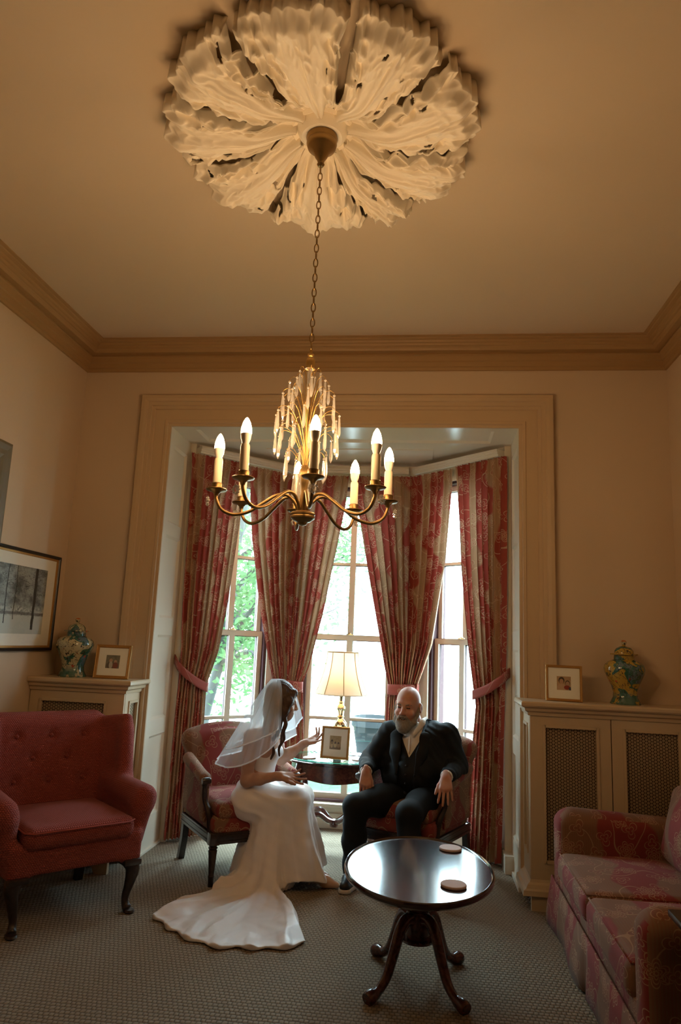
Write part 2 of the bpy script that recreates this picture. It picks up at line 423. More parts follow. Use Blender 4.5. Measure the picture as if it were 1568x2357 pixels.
M['floral'] = floral('damask_upholstery', (0.22, 0.036, 0.030), (0.21, 0.112, 0.062), (0.38, 0.23, 0.13), 1.0, 0.8)
M['curtain'] = floral('damask_curtain', (0.33, 0.060, 0.042), (0.42, 0.265, 0.15), (0.58, 0.41, 0.26), 1.0, 0.8, 0.42, 0.1, 0.10)
M['mahogany'] = wood('mahogany', (0.045, 0.012, 0.008), (0.11, 0.03, 0.018), 0.22)
M['darkwood'] = wood('dark_wood', (0.012, 0.007, 0.006), (0.03, 0.016, 0.012), 0.3)
M['tabletop'] = wood('polished_mahogany', (0.016, 0.006, 0.006), (0.038, 0.012, 0.010), 0.17, 4.0, 0.9)
M['brass'] = paint('antique_brass', (0.30, 0.19, 0.075), 0.40, 0.2, 20, metal=1.0)
M['gold'] = paint('gilt_brass', (0.62, 0.40, 0.14), 0.36, 0.1, 20, metal=1.0)
M['lampbrass'] = paint('lamp_brass', (0.75, 0.60, 0.36), 0.18, 0.05, 20, metal=1.0)
M['giltframe'] = paint('gilt_frame', (0.46, 0.25, 0.075), 0.38, 0.15, 30, metal=0.45)
M['sleeve'] = paint('candle_sleeve', (0.80, 0.70, 0.52), 0.5, 0.03)
M['bulbbase'] = paint('bulb_base', (0.85, 0.80, 0.70), 0.35, 0.02)
t = NT('lit_bulb'); _nz = t.n('ShaderNodeSeparateXYZ', {'Vector': t.n('ShaderNodeNewGeometry').outputs['Normal']}).outputs[2]
M['bulb'] = t.out(t.n('ShaderNodeEmission', {'Color': (1.0, 0.60, 0.28), 'Strength': t.math('MULTIPLY', t.math('MULTIPLY_ADD', t.math('MAXIMUM', _nz, 0.0), 0.9, 0.22), BULB_POWER)}).outputs[0])   # opaque foot: shines mostly upward
t = NT('cut_crystal'); _a = t.n('ShaderNodeMixShader', {0: 0.45, 1: t.n('ShaderNodeBsdfTransparent', {'Color': (0.96, 0.95, 0.93)}).outputs[0], 2: t.n('ShaderNodeBsdfGlossy', {'Color': (1, 1, 1), 'Roughness': 0.08}).outputs[0]}).outputs[0]
M['crystal'] = t.out(t.n('ShaderNodeMixShader', {0: 0.22, 1: _a, 2: t.n('ShaderNodeBsdfDiffuse', {'Color': (0.85, 0.83, 0.80)}).outputs[0]}).outputs[0])
M['pane'] = glassy('window_glass', (0.97, 1.0, 0.99), 0.0, 0.0)
M['glass_top'] = glassy('glass_top', (0.80, 0.97, 0.92), 0.02, 0.0)
M['green_glass'] = paint('green_glass_edge', (0.08, 0.55, 0.42), 0.1, 0.02)
M['sash'] = paint('sash_paint', (0.62, 0.57, 0.47), 0.4, 0.03)
M['sash_out'] = paint('sash_outer_maroon', (0.07, 0.025, 0.03), 0.5, 0.05)
M['white'] = paint('white_mat_board', (0.92, 0.87, 0.81), 0.8, 0.02)
M['black'] = paint('black_frame', (0.012, 0.010, 0.010), 0.35, 0.05)
M['coaster'] = paint('pink_coaster', (0.66, 0.52, 0.49), 0.85, 0.05, 40)
# ------------------------------------------------------------------ the room
XL, XR, YW, YB, ZC = -2.60, 1.657, 4.876, -1.6, 3.64
OL, OR, OZ = -1.885, 0.645, 3.02           # bay opening
def struct(name, mb, mat, smooth=False, uv=False, parent=None):
    o = mb.build(name, mat, parent, smooth, uv=uv)
    if parent is None: o['kind'] = 'structure'
    return o
struct('floor', MB().box((XL-.1, YB-.1, -0.12), (XR+.1, 6.25, 0.0)), M['carpet'])
struct('ceiling', MB().box((XL-.1, YB-.1, ZC), (XR+.1, YW+.12, ZC+.1)), M['ceiling'])
struct('wall_left', MB().box((XL-.12, YB-.1, 0), (XL, YW+.12, ZC)), M['wall'])
struct('wall_right', MB().box((XR, YB-.1, 0), (XR+.12, YW+.12, ZC)), M['wall'])
struct('wall_front', MB().box((XL, YB-.12, 0), (XR, YB, ZC)), paint('bounce_cutting_dark', (.12, .07, .04), .5, .1))  # unseen wall behind the camera, its dark colour invented to cut bounced light
struct('wall_back', MB().box((XL, YW, 0), (OL-.03, YW+.12, ZC)).box((OR+.03, YW, 0), (XR, YW+.12, ZC)).box((OL-.03, YW, OZ+.03), (OR+.03, YW+.12, ZC)), M['wall'])
# stepped cornice round the room
cp = [(0, 3.450), (.016, 3.450), (.020, 3.470), (.030, 3.474), (.034, 3.505), (.046, 3.512), (.052, 3.545), (.064, 3.552), (.060, 3.566),
      (.105, 3.566), (.112, 3.580), (.122, 3.590), (.132, 3.592), (.138, 3.606), (.150, 3.610), (.156, 3.622), (.178, 3.626), (.184, 3.632), (.205, 3.634), (.205, 3.66), (0, 3.66)]
V, F = sweep([(XR, YB), (XR, YW), (XL, YW), (XL, YB)], cp, lambda a, b, h: (a, b, h), closed=True)
tag(mesh('trim_1', V, F, M['cornice'], smooth=False), 'stepped tan cornice running round the top of the walls', kind='structure')
# moulded casing round the bay opening
kp = [(.0, 0), (.0, .016), (-.020, .018), (-.024, .030), (-.044, .030), (-.048, .022), (-.125, .022), (-.130, .032), (-.150, .034), (-.154, .044), (-.178, .046), (-.184, .056), (-.205, .060), (-.228, .060), (-.228, 0)]
V, F = sweep([(OR, 0), (OR, OZ), (OL, OZ), (OL, 0)], kp, lambda a, b, h: (a, YW-h, b))
tag(mesh('trim_2', V, F, M['casing'], smooth=False), 'wide stepped casing framing the bay opening', kind='structure')
def panelled(mb, fn, w0, w1, z0, z1, panels, rail=.075, rec=.016):
    """flat reveal with recessed panels; fn(w, z, depth) -> xyz"""
    def q(a0, a1, b0, b1, d0, d1):
        mb.add([fn(a0, b0, d0), fn(a1, b0, d0), fn(a1, b1, d1), fn(a0, b1, d1)], [[0, 1, 2, 3]])
    q(w0, w0+rail, z0, z1, 0, 0); q(w1-rail, w1, z0, z1, 0, 0)
    prev = z0
    for a, b in panels:
        q(w0+rail, w1-rail, prev, a, 0, 0); prev = b
        i0, i1 = w0+rail, w1-rail; s = .018
        for (u0, v0, u1, v1, U0, V0, U1, V1) in ((i0, a, i1, a, i0+s, a+s, i1-s, a+s), (i1, a, i1, b, i1-s, a+s, i1-s, b-s), (i1, b, i0, b, i1-s, b-s, i0+s, b-s), (i0, b, i0, a, i0+s, b-s, i0+s, a+s)):
            mb.add([fn(u0, v0, 0), fn(u1, v1, 0), fn(U1, V1, rec), fn(U0, V0, rec)], [[0, 1, 2, 3]])
        mb.add([fn(i0+s, a+s, rec), fn(i1-s, a+s, rec), fn(i1-s, b-s, rec), fn(i0+s, b-s, rec)], [[0, 1, 2, 3]])
    q(w0+rail, w1-rail, prev, z1, 0, 0)
    return mb
PN = [(.235, .785), (.895, 1.49), (1.615, 2.22), (2.315, 2.90)]
JY = 5.33
struct('trim_3', panelled(MB(), lambda w, z, d: (OL-d, YW+w, z), 0, JY-YW, 0, OZ, PN).box((OL-.15, YW+.01, 0), (OL-.03, JY, OZ)), M['cream'])
struct('trim_4', panelled(MB(), lambda w, z, d: (OR+d, YW+w, z), 0, JY-YW, 0, OZ, PN).box((OR+.03, YW+.01, 0), (OR+.15, JY, OZ)), M['cream'])
sf = panelled(MB(), lambda w, z, d: (w, YW+z, OZ+d), OL, OR, 0, JY-YW, [(.07, JY-YW-.07)], .16)
sf.box((OL, YW+.01, OZ+.03), (OR, JY, OZ+.09))
struct('trim_5', sf, M['cream'])
# bay ceiling and facets
A, B, C, D = (-1.84, 5.40), (-1.17, 6.05), (-0.07, 6.05), (0.60, 5.40)
bc = [(OL-.1, JY), (OL-.1, 5.42), A, B, C, D, (OR+.1, 5.42), (OR+.1, JY)]
bcm = MB(); bcm.add([(x, y, OZ+.012) for x, y in bc]+[(x, y, OZ+.1) for x, y in bc], [list(range(8)), list(range(15, 7, -1))]+[[i, (i+1) % 8, (i+1) % 8+8, i+8] for i in range(8)])
for x0, x1 in ((-1.30, -.98), (-.82, -.42), (-.26, .06)):        # shallow raised fields on the bay ceiling
    bcm.box((x0, 5.48, OZ+.004), (x1, 5.80, OZ+.014), .003)
struct('ceiling_bay', bcm, M['cream'])
struct('wall_bay', MB().box((OL-.12, JY, 0), (A[0]-.0, 5.46, OZ+.05)).box((D[0], JY, 0), (OR+.12, 5.46, OZ+.05)), M['cream'])
def facet(n, P, Q, s0, s1):
    dx, dy = Q[0]-P[0], Q[1]-P[1]; L = math.hypot(dx, dy); rz = math.atan2(dy, dx)
    Z0, Z1, T = .20, 2.84, .16
    w = MB().box((-.04, 0, 0), (s0, T, OZ+.05)).box((s1, 0, 0), (L+.04, T, OZ+.05)).box((s0, 0, 0), (s1, T, Z0)).box((s0, 0, Z1), (s1, T, OZ+.05))
    o = struct('wall_bay_%d' % n, w, M['cream']); o.location = (P[0], P[1], 0); o.rotation_euler = (0, 0, rz)
    b = struct('baseboard_%d' % n, MB().box((-.0, -.018, 0), (L, 0.0, .12), .004), M['sash']); b.location = (P[0], P[1], 0); b.rotation_euler = (0, 0, rz)
    e = thing('window_%d' % n, None, None, (P[0], P[1], 0), rz); e['kind'] = 'structure'
    # casing, outer box frame, sashes, panes
    V, F = sweep([(s1, Z0-.02), (s1, Z1), (s0, Z1), (s0, Z0-.02)], [(0, -.02), (0, .012), (-.03, .02), (-.045, .02), (-.05, -.02)], lambda a, b_, h: (a, -h, b_))
    mesh('casing', V, F, M['sash'], e, False)
    fr = MB()
    for a0, a1, b0, b1 in ((s0, s0+.022, Z0, Z1), (s1-.022, s1, Z0, Z1), (s0, s1, Z0, Z0+.02), (s0, s1, Z1-.02, Z1)): fr.box((a0, .01, b0), (a1, .16, b1))
    fr.build('frame', M['sash_out'], e, False)
    m = (s0+s1)/2
    for nm, z0, z1, y, bar in (('lower', Z0+.02, 1.552, .045, .858), ('upper', 1.508, Z1-.02, .085, 2.165)):
        sb = MB(); so = MB(); a, b_ = s0+.022, s1-.022; st = .040
        br = .045 if nm == 'lower' else .044
        for r0, r1, q0, q1 in ((a, a+st, z0, z1), (b_-st, b_, z0, z1), (a+st, b_-st, z0, z0+br), (a+st, b_-st, z1-.044, z1), (m-.025, m+.025, z0+br, z1-.044), (a+st, m-.025, bar-.011, bar+.011), (m+.025, b_-st, bar-.011, bar+.011)):
            sb.box((r0, y, q0), (r1, y+.018, q1)); so.box((r0-.003, y+.018, q0-.006), (r1+.003, y+.036, q1+.002))
        s_ = sb.build('sash', M['sash'], e, False); so.build('sash_exterior', M['sash_out'], s_, False)
        for c0, c1 in ((a+st, m-.025), (m+.025, b_-st)):
            for d0, d1 in ((z0+br, bar-.011), (bar+.011, z1-.044)):
                MB().box((c0, y+.012, d0), (c1, y+.015, d1)).build('pane', M['pane'], e, False)
    MB().box((m-.03, .035, 1.552), (m+.03, .05, 1.562), .004).box((m-.012, .03, 1.56), (m+.012, .052, 1.572), .004).build('latch', M['lampbrass'], e)
    MB().box((s0-.05, -.05, Z0-.03), (s1+.05, .02, Z0-.004), .006).build('sill', M['sash'], e)
    return e
facet(1, A, B, .135, .755); facet(2, B, C, .175, .935); facet(3, C, D, .178, .798)
# skirting in the room, small plinth block at the right reveal
bp = [(0, .0), (.022, 0), (.022, .14), (.016, .155), (.012, .175), (.004, .185), (0, .185)]
for nm, p in (('baseboard_left', [(XL, YW), (XL, YB)]), ('baseboard_right', [(XR, YB), (XR, YW)]), ('baseboard_front', [(XL, YB), (XR, YB)])):
    V, F = sweep(p, bp, lambda a, b, h: (a, b, h)); tag(mesh(nm, V, F, M['casing'], smooth=False), None, kind='structure')
struct('trim_6', MB().box((.585, 5.20, 0), (.648, 5.36, .115), .003).box((.628, YW-.02, 0), (.646, 5.20, .03), .004), M['cream'])
struct('trim_7', MB().box((OL-.005, YW-.02, 0), (OL+.014, 5.36, .02), .004), M['cream'])
# ------------------------------------------------------------------ outside, seen through the panes
t = NT('lawn_grass'); tc = t.n('ShaderNodeTexCoord').outputs['Object']
nz = t.n('ShaderNodeTexNoise', {'Vector': tc, 'Scale': 7.0, 'Detail': 6.0}).outputs[0]
M['lawn'] = t.out(t.pbsdf(t.mix(t.ramp(nz, .3, .7), (.013, .036, .013), (.026, .060, .024)), .9, 0, .1))
M['paving'] = paint('pale_paving', (.82, .82, .80), .8, .03)
struct('lawn', MB().box((-14, 6.32, -.55), (12, 12.6, -.45)), M['lawn'])
struct('street', MB().box((-40, 12.6, -.56), (40, 60, -.47)), M['paving'])
M['bark'] = paint('tree_bark', (.05, .05, .047), .9, .3, 12)
t = NT('leaf'); M['leaf'] = t.out(t.n('ShaderNodeMixShader', {0: .5, 1: t.n('ShaderNodeBsdfDiffuse', {'Color': (.05, .10, .045)}).outputs[0], 2: t.n('ShaderNodeBsdfTranslucent', {'Color': (.10, .18, .07)}).outputs[0]}).outputs[0])
def tree(loc, pts, rad, crown, nleaf, label, seed):
    rd = random.Random(seed); e = thing('tree', label, 'tree', loc)
    tb = MB().tube(bez(pts, 5), [rad*(1-.55*i/(5*(len(pts)-1))) for i in range(5*(len(pts)-1)+1)], 10)
    top = pts[-1]; lv = MB(); cz, cr = crown
    ends = []
    trk = bez(pts, 5)
    for k in range(34):
        a = rd.uniform(0, 2*PI); p0 = trk[int(rd.uniform(.30, .98)*len(trk))]
        r = cr*rd.uniform(.5, 1); p2 = (p0[0]+r*math.cos(a), p0[1]+r*math.sin(a), p0[2]+rd.uniform(-.5, 1.3))
        p1 = tuple((p0[i]+p2[i])/2+(.25 if i == 2 else rd.uniform(-.2, .2)) for i in range(3))
        q = bez([p0, p1, p2], 5); tb.tube(q, [.035*(1-.85*i/10)+.004 for i in range(11)], 5); ends += q[3:]
    tb.build('trunk', M['bark'], e)
    for k in range(nleaf):
        p = rd.choice(ends); c = Vector([p[i]+rd.gauss(0, .28) for i in range(3)]); s = rd.uniform(.035, .065)
        u = Vector((rd.gauss(0, 1), rd.gauss(0, 1), rd.gauss(0, .6))).normalized(); w = u.orthogonal().normalized(); w.rotate(Matrix.Rotation(rd.uniform(0, 6), 3, u))
        lv.V += [tuple(c-u*s), tuple(c+w*s*.5), tuple(c+u*s*1.1), tuple(c-w*s*.5)]; b = len(lv.V)-4; lv.F.append([b, b+1, b+2, b+3])
    tag(lv.build('foliage', M['leaf'], e, False), None, kind='stuff')
tree((-3.0, 9.6, -.5), [(0, 0, 0), (.08, .05, .9), (.28, .0, 1.8), (.32, .1, 2.8), (.5, 0, 4.2), (.6, .1, 5.6)], .085, (3, 1.7), 10500, 'young leafy tree with curved trunk outside the left bay window', 3)
tree((-2.75, 14.6, -.5), [(0, 0, 0), (.0, .05, 1.2), (.1, .0, 2.6), (.1, .1, 4.0), (.2, 0, 5.6)], .12, (3.4, 1.7), 11000, 'paler tree farther off seen through the centre bay window', 5)
e = thing('planter', 'weathered grey stone planter on lawn beyond the centre window', 'planter', (-.52, 8.2, -.46))
MB().lathe([(0, 0), (.15, 0), (.16, .05), (.12, .09), (.14, .35), (.19, .80), (.23, 1.02), (.25, 1.04), (.25, 1.13), (.22, 1.14), (.19, 1.05), (0, 1.03)], 28).build('planter_body', paint('stone', (.010, .013, .015), .9, .35, 9), e)
fl = MB(); rd = random.Random(2)
for k in range(60):
    c = (rd.uniform(-1.15, -.55), rd.uniform(6.45, 6.75), -.45); h = rd.uniform(.35, .52)
    fl.tube([c, (c[0]+rd.uniform(-.02, .02), c[1], c[2]+h)], .004, 5)
    fl.lathe([(0, -.02), (.022, -.005), (.03, .015), (.018, .02), (0, .012)], 7, (c[0], c[1], c[2]+h))
tag(fl.build('flowers', paint('pink_petals', (.25, .04, .06), .7, .2, 30)), 'pink flowers growing right outside the centre window', 'flowers', kind='stuff')
# pale house across the street
e = thing('house', 'pale distant house across the street, faint beyond the glass', 'house', (0, 40, -.5))
MB().box((-16, 0, 0), (14, 8, 4.6)).build('wall', paint('pale_render', (.78, .78, .78), .9, .02), e, False)
MB().poly([(-16.5, -.5, 4.6), (14.5, -.5, 4.6), (14.5, 8.5, 4.6), (-16.5, 8.5, 4.6), (-16.5, 4, 6.6), (14.5, 4, 6.6)], [[0, 1, 5, 4], [3, 4, 5, 2], [0, 4, 3], [1, 2, 5], [0, 3, 2, 1]]).build('roof', paint('grey_roof', (.35, .36, .38), .9, .1), e, False)
for x in range(-14, 14, 4):
    MB().box((x, -.06, 1.4), (x+1.6, .02, 3.2)).build('window', paint('dull_glass', (.30, .33, .36), .3, .1), e, False)
# ------------------------------------------------------------------ ceiling rose and chandelier
CX, CY = -0.459, 2.594
def sst(a, b, x):
    t = np.clip((x-a)/(b-a), 0, 1); return t*t*(3-2*t)
rose = thing('ceiling_rose', 'huge cream plaster ceiling rose carved with curling acanthus leaves', 'ceiling rose', (CX, CY, ZC))
SLOT = [-150, -112, -69, -32, 12, 52, 77, 128, 172]      # the gaps between the leaves, degrees
def rose_leaf(a0, a1, seed):
    na, nr = int((a1-a0)*2.4), 104
    rnd = random.Random(seed); skew = rnd.uniform(-.22, .22)
    V = []; pit = []
    for i in range(nr+2):
        for j in range(na+1):
            u = 2*j/na-1
            R = .585+.05*math.cos(u*1.25)+.012*math.sin(u*9+seed)+.016*abs(math.sin(u*15+seed*2))+.02*mnoise.noise((u*5, seed, 3))
            s = .17+.83*min(i, nr)/nr; r = R*s
            q = Vector((u*2.6, s*5.2, seed*3.1)); q2 = Vector((u*5.5, s*11, seed*1.7))
            gap = (2.3+1.2*mnoise.noise(q))*float(sst(.30, .45, s))*(1-.5*float(sst(.85, 1, s)))+.25
            th = math.radians(a0+gap+(a1-a0-2*gap)*j/na+3.0*math.sin(s*5+.4))
            uu = u-skew*(s-.2)
            spread = .36+.42*s; lobes = abs(math.sin(s*15+abs(uu)*3.5+seed)); ld = abs(uu)/(spread-.10*lobes*float(sst(.25, .5, s)))
            h = .020+.062*float(sst(.15, .50, s))+.030*math.sin(min(1.0, s)*PI*.9)
            wl = 1-float(sst(.82, 1.12, ld)); n1 = mnoise.noise(q2*.62); n2 = mnoise.noise(q2*1.2+Vector((4, 4, 4)))
            leaf = .030*(1-min(1, ld)**3)+.007*math.cos(uu*12/(.40+s)+.5*math.sin(s*7))*float(sst(.22, .5, s))-.011*math.exp(-(uu/.05)**2)
            curl = -.014+.034*(1-abs(n1)*2.2)*float(sst(.25, .4, s))+.012*n2
            h += leaf*wl+curl*(1-wl)+.016*float(sst(.45, .8, s))*(1-abs(n2)*2.5)*(.4+.6*(1-wl))+.016*float(sst(.8, .95, s))*math.sin(u*7+seed)
            pit.append(s > .42 and s < .95 and mnoise.noise(q2*.95+Vector((7, 3, 1))) > (.47 if ld >= .95 else .66))
            ed = 1-abs(u); h -= .030*(1-float(sst(0, .10, ed)))*float(sst(.25, .5, s))
            h *= 1-.30*float(sst(.90, 1, s))
            if i > nr: h = -.002; r = R*.99
            V.append((r*math.cos(th), r*math.sin(th), -h))
    F = [[i*(na+1)+j, i*(na+1)+j+1, (i+1)*(na+1)+j+1, (i+1)*(na+1)+j] for i in range(nr+1) for j in range(na) if not (pit[i*(na+1)+j] and i < nr-3)]
    o = mesh('acanthus_leaf', V, F, M['plaster'], rose, True); sm = o.modifiers.new('thick', 'SOLIDIFY'); sm.thickness = .007; sm.offset = -1
for k in range(len(SLOT)):
    a0 = SLOT[k]; a1 = SLOT[(k+1) % len(SLOT)]
    if a1 < a0: a1 += 360
    rose_leaf(a0, a1, k+1)
MB().lathe([(.11, 0), (.12, -.018), (.10, -.02), (.135, -.03), (.125, -.042), (.108, -.03), (.10, -.05), (.085, -.066), (.06, -.06), (.055, -.045), (0, -.045)], 48).build('centre_ring', M['plaster'], rose)

ch = thing('chandelier', 'brass chandelier of eight lit candle bulbs with tiered crystal drops', 'chandelier', (CX, CY, 0))
MB().lathe([(0, 3.60), (.040, 3.60), (.062, 3.585), (.066, 3.57), (.060, 3.556), (.064, 3.545), (.058, 3.525), (.036, 3.51), (.026, 3.485), (.016, 3.47), (.012, 3.455), (.016, 3.45), (.010, 3.44), (0, 3.44)], 32).build('canopy', M['brass'], ch)
c_ = MB(); zl = 3.445; k = 0
while zl > 2.635:
    pts = []
    for a in range(13):
        t_ = 2*PI*a/12; x = .0085*math.cos(t_); z = .0195*math.sin(t_)
        pts.append((x, 0, zl-.0195+z) if k % 2 else (0, x, zl-.0195+z))
    c_.tube(pts, .0024, 6, False); zl -= .0325; k += 1
c_.build('chain', M['brass'], ch)
MB().lathe([(0, 2.635), (.006, 2.63), (.006, 2.615), (.013, 2.61), (.013, 2.603), (.009, 2.598), (.018, 2.585), (.020, 2.57), (.017, 2.555), (.020, 2.548), (.014, 2.55), (.006, 2.56), (0, 2.56)], 20).build('crown_cap', M['gold'], ch)
MB().lathe([(0, 2.56), (.008, 2.555), (.011, 2.49), (.007, 2.43), (0, 2.42)], 16).build('glass_column', M['crystal'], ch)
MB().lathe([(0, 2.44), (.006, 2.43), (.006, 2.16), (.02, 2.14), (.026, 2.11), (.016, 2.08), (.011, 2.05), (.016, 2.02), (.012, 1.985), (.036, 1.974), (.044, 1.972), (.048, 1.968), (.048, 1.963), (.045, 1.960), (.047, 1.956), (.046, 1.950), (.030, 1.938), (.020, 1.934), (.016, 1.926), (.006, 1.922), (0, 1.921)], 28).build('stem', M['brass'], ch)
PR = MB()
def prism_geo(L, w):
    m = MB(); m.lathe([(0, .0), (.0052, -.003), (.0052, -.007), (0, -.011)], 8)
    m.lathe([(0, -.012), (.0035, -.0125), (w*.55, -.022), (w, -.012-L*.72), (w*.75, -.012-L*.86), (0, -.012-L)], 6, sy=.8); return m
tiers = [(2.548, .042, 5, .24, .070), (2.505, .076, 8, .26, .074), (2.450, .102, 10, .27, .078), (2.375, .121, 12, .27, .082), (2.300, .118, 12, .23, .086), (2.215, .080, 8, .15, .095)]
for ti, (z, r, n, rise, L) in enumerate(tiers):
    proto = None
    for k in range(n):
        a = 2*PI*(k+.37*ti)/n; dx, dy = math.cos(a), math.sin(a)
        p = [(dx*.004, dy*.004, z-rise), (dx*.010, dy*.010, z-rise*.55), (dx*r*.45, dy*r*.45, z-.025), (dx*r*.78, dy*r*.78, z+.004), (dx*r, dy*r, z-.006), (dx*r*1.02, dy*r*1.02, z-.014)]
        w_ = mesh('spray_wire', *tube_geo(bez(p, 4), .0013, 5), M['gold'], ch)
        if proto is None:
            proto = prism_geo(L, .0070).build('crystal_drop', M['crystal'], w_, False); d_ = proto
        else:
            d_ = proto.copy(); COL.objects.link(d_); d_.parent = w_
        d_.location = (dx*r*1.02, dy*r*1.02, z-.014)
        # outer tiers let the drop hang from a second bead
for k in range(6):     # long drops low on the stem
    a = 2*PI*(k+.2)/6; x, y = .040*math.cos(a), .040*math.sin(a)
    o = prism_geo(.095, .0095).build('crystal_drop', M['crystal'], ch, False); o.location = (x, y, 2.125)
arm0 = None
for k in range(8):
    a = math.radians(-75+45*k)
    if arm0 is None:
        p = [(.018, 0, 1.972), (.030, 0, 2.005), (.060, 0, 2.035), (.100, 0, 2.034), (.150, 0, 2.000), (.205, 0, 1.962), (.262, 0, 1.948), (.305, 0, 1.965), (.326, 0, 2.000), (.328, 0, 2.022)]
        arm0 = mesh('arm', *tube_geo(bez(p, 5), .0065, 10), M['brass'], ch)
        R_ = .328
        MB().lathe([(0, 2.012), (.008, 2.014), (.010, 2.022), (.018, 2.030), (.036, 2.034), (.040, 2.039), (.037, 2.042), (.020, 2.041), (.0185, 2.044), (.0195, 2.062), (.017, 2.064), (0, 2.064)], 22, (R_, 0, 0)).build('drip_pan', M['brass'], arm0)
        MB().lathe([(0, 2.06), (.0165, 2.06), (.0165, 2.150), (.0145, 2.158), (0, 2.158)], 18, (R_, 0, 0)).build('candle_sleeve', M['sleeve'], arm0)
        MB().lathe([(0, 2.152), (.010, 2.152), (.011, 2.160), (.0175, 2.178), (.0192, 2.196), (0, 2.196)], 18, (R_, 0, 0)).build('bulb_base', M['bulbbase'], arm0)
        MB().lathe([(.0190, 2.1962), (.0192, 2.205), (.0175, 2.220), (.0125, 2.238), (.005, 2.252), (0, 2.256)], 14, (R_, 0, 0)).build('bulb', M['bulb'], arm0)
        rs = MB()
        for q in range(8):
            b = 2*PI*q/8; rs.lathe([(0, -.007), (.0065, 0), (0, .007)], 6, (R_+.030, .0135*math.cos(b), 1.992+.0135*math.sin(b)), 1.1)
        rs.lathe([(0, -.008), (.007, 0), (0, .008)], 6, (R_+.026, 0, 1.995)); rs.build('crystal_rosette', M['crystal'], arm0, False)
        arm0.rotation_euler = (0, 0, a)
    else:
        c = arm0.copy(); COL.objects.link(c); c.parent = ch; c.rotation_euler = (0, 0, a)
        for q in arm0.children:
            d = q.copy(); COL.objects.link(d); d.parent = c
# ------------------------------------------------------------------ curtains
def interp(rows, z):
    for a, b in zip(rows, rows[1:]):
        if a[0] >= z >= b[0]:
            t = (a[0]-z)/max(1e-6, a[0]-b[0]); return [tuple(a[i][k]*(1-t)+b[i][k]*t for k in (0, 1)) for i in (1, 2)]+[a[3]*(1-t)+b[3]*t]
    return list(rows[-1][1:4])
def curtain(rows, nf, cloth, label, tie, corner=None, seed=0):
    """rows: (z, left xy, right xy, fold depth); corner: (u, xy) the sheet is carried out to at the top"""
    nu, nv = nf*14, 70; V = []; UV = []; ztop, zbot = rows[0][0], rows[-1][0]
    for j in range(nv+1):
        z = ztop+(zbot-ztop)*j/nv; L, R, amp = interp(rows, z)
        dx, dy = R[0]-L[0], R[1]-L[1]; ln = math.hypot(dx, dy); nx, ny = dy/ln, -dx/ln
        if ny > 0: nx, ny = -nx, -ny
        for i in range(nu+1):
            u = i/nu; x, y = L[0]+dx*u, L[1]+dy*u
            if corner:
                uc, (cx, cy) = corner; k = u/uc if u < uc else (1-u)/(1-uc); mx, my = L[0]+dx*uc, L[1]+dy*uc
                wz = max(0.0, min(1.0, (z-1.1)/1.2)); wz = wz*wz*(3-2*wz) if z > 1.1 else 0
                x += (cx-mx)*k*wz; y += (cy-my)*k*wz
            ph = 2*PI*nf*u+1.2*mnoise.noise((u*6, seed, z*.5))+seed
            s = math.sin(ph); f = (math.copysign(abs(s)**.75, s)*(.75+.5*mnoise.noise((u*nf*.9, seed+4, z*.35)))+.25*math.sin(2*ph+1))
            head = 1-min(1, (ztop-z)/.10)
            f = f*(1-head*.75)+.35*head*math.sin(ph*3.0)
            a = amp*f
            x += nx*a; y += ny*a
            x += dx/ln*.35*amp*math.cos(ph); y += dy/ln*.35*amp*math.cos(ph)
            V.append((x, y, z+(.004*math.sin(ph*2) if j == 0 else 0))); UV.append((u*cloth+seed*.37, z+seed*.21))
    F = [[j*(nu+1)+i, (j+1)*(nu+1)+i, (j+1)*(nu+1)+i+1, j*(nu+1)+i+1] for j in range(nv) for i in range(nu)]
    o = mesh('curtain', V, F, M['curtain'], None, True, UV)
    tag(o, label, 'curtain', 'red damask curtains in the bay')
    # tie-back band
    TV = []; TU = []; n = len(tie); s_ = 0
    for i, (p, hw) in enumerate(tie):
        if i: s_ += math.dist(p, tie[i-1][0])
        for k in range(5):
            q = (k-2)/2; TV.append((p[0], p[1]-.004*(1-q*q), p[2]+hw*q)); TU.append((s_+.2, .3+hw*q))
    TF = [[i*5+k, (i+1)*5+k, (i+1)*5+k+1, i*5+k+1] for i in range(n-1) for k in range(4)]
    b = mesh('tieback', TV, TF, M['tieband'], o, True, TU)
    sm = b.modifiers.new('thick', 'SOLIDIFY'); sm.thickness = .006
    return o
M['tieband'] = floral('damask_tieback', (0.30, 0.07, 0.055), (0.30, 0.07, 0.055), (0.50, 0.34, 0.23), 1.0, 0.8, 0.42)
def ring_tie(c, rx, ry, z, hw, tilt=0):
    return [((c[0]+rx*math.cos(a), c[1]+ry*math.sin(a), z+tilt*math.cos(a)), hw) for a in [2*PI*i/40 for i in range(41)]]
curtain([(2.926, (-1.855, 5.245), (-1.475, 5.615), .022), (2.47, (-1.85, 5.26), (-1.518, 5.573), .030), (1.79, (-1.838, 5.27), (-1.562, 5.531), .032), (1.38, (-1.82, 5.28), (-1.602, 5.493), .032),
         (1.12, (-1.815, 5.285), (-1.660, 5.436), .028), (.885, (-1.822, 5.28), (-1.658, 5.438), .026), (.03, (-1.83, 5.272), (-1.65, 5.445), .028)], 9, 1.05,
        'red damask curtain at the left reveal, tied towards the panelled jamb', [(p, .034) for p in bez([(-1.875, 5.31, 1.315), (-1.80, 5.235, 1.25), (-1.70, 5.285, 1.165), (-1.635, 5.40, 1.11), (-1.64, 5.47, 1.11)], 8)], None, 1)
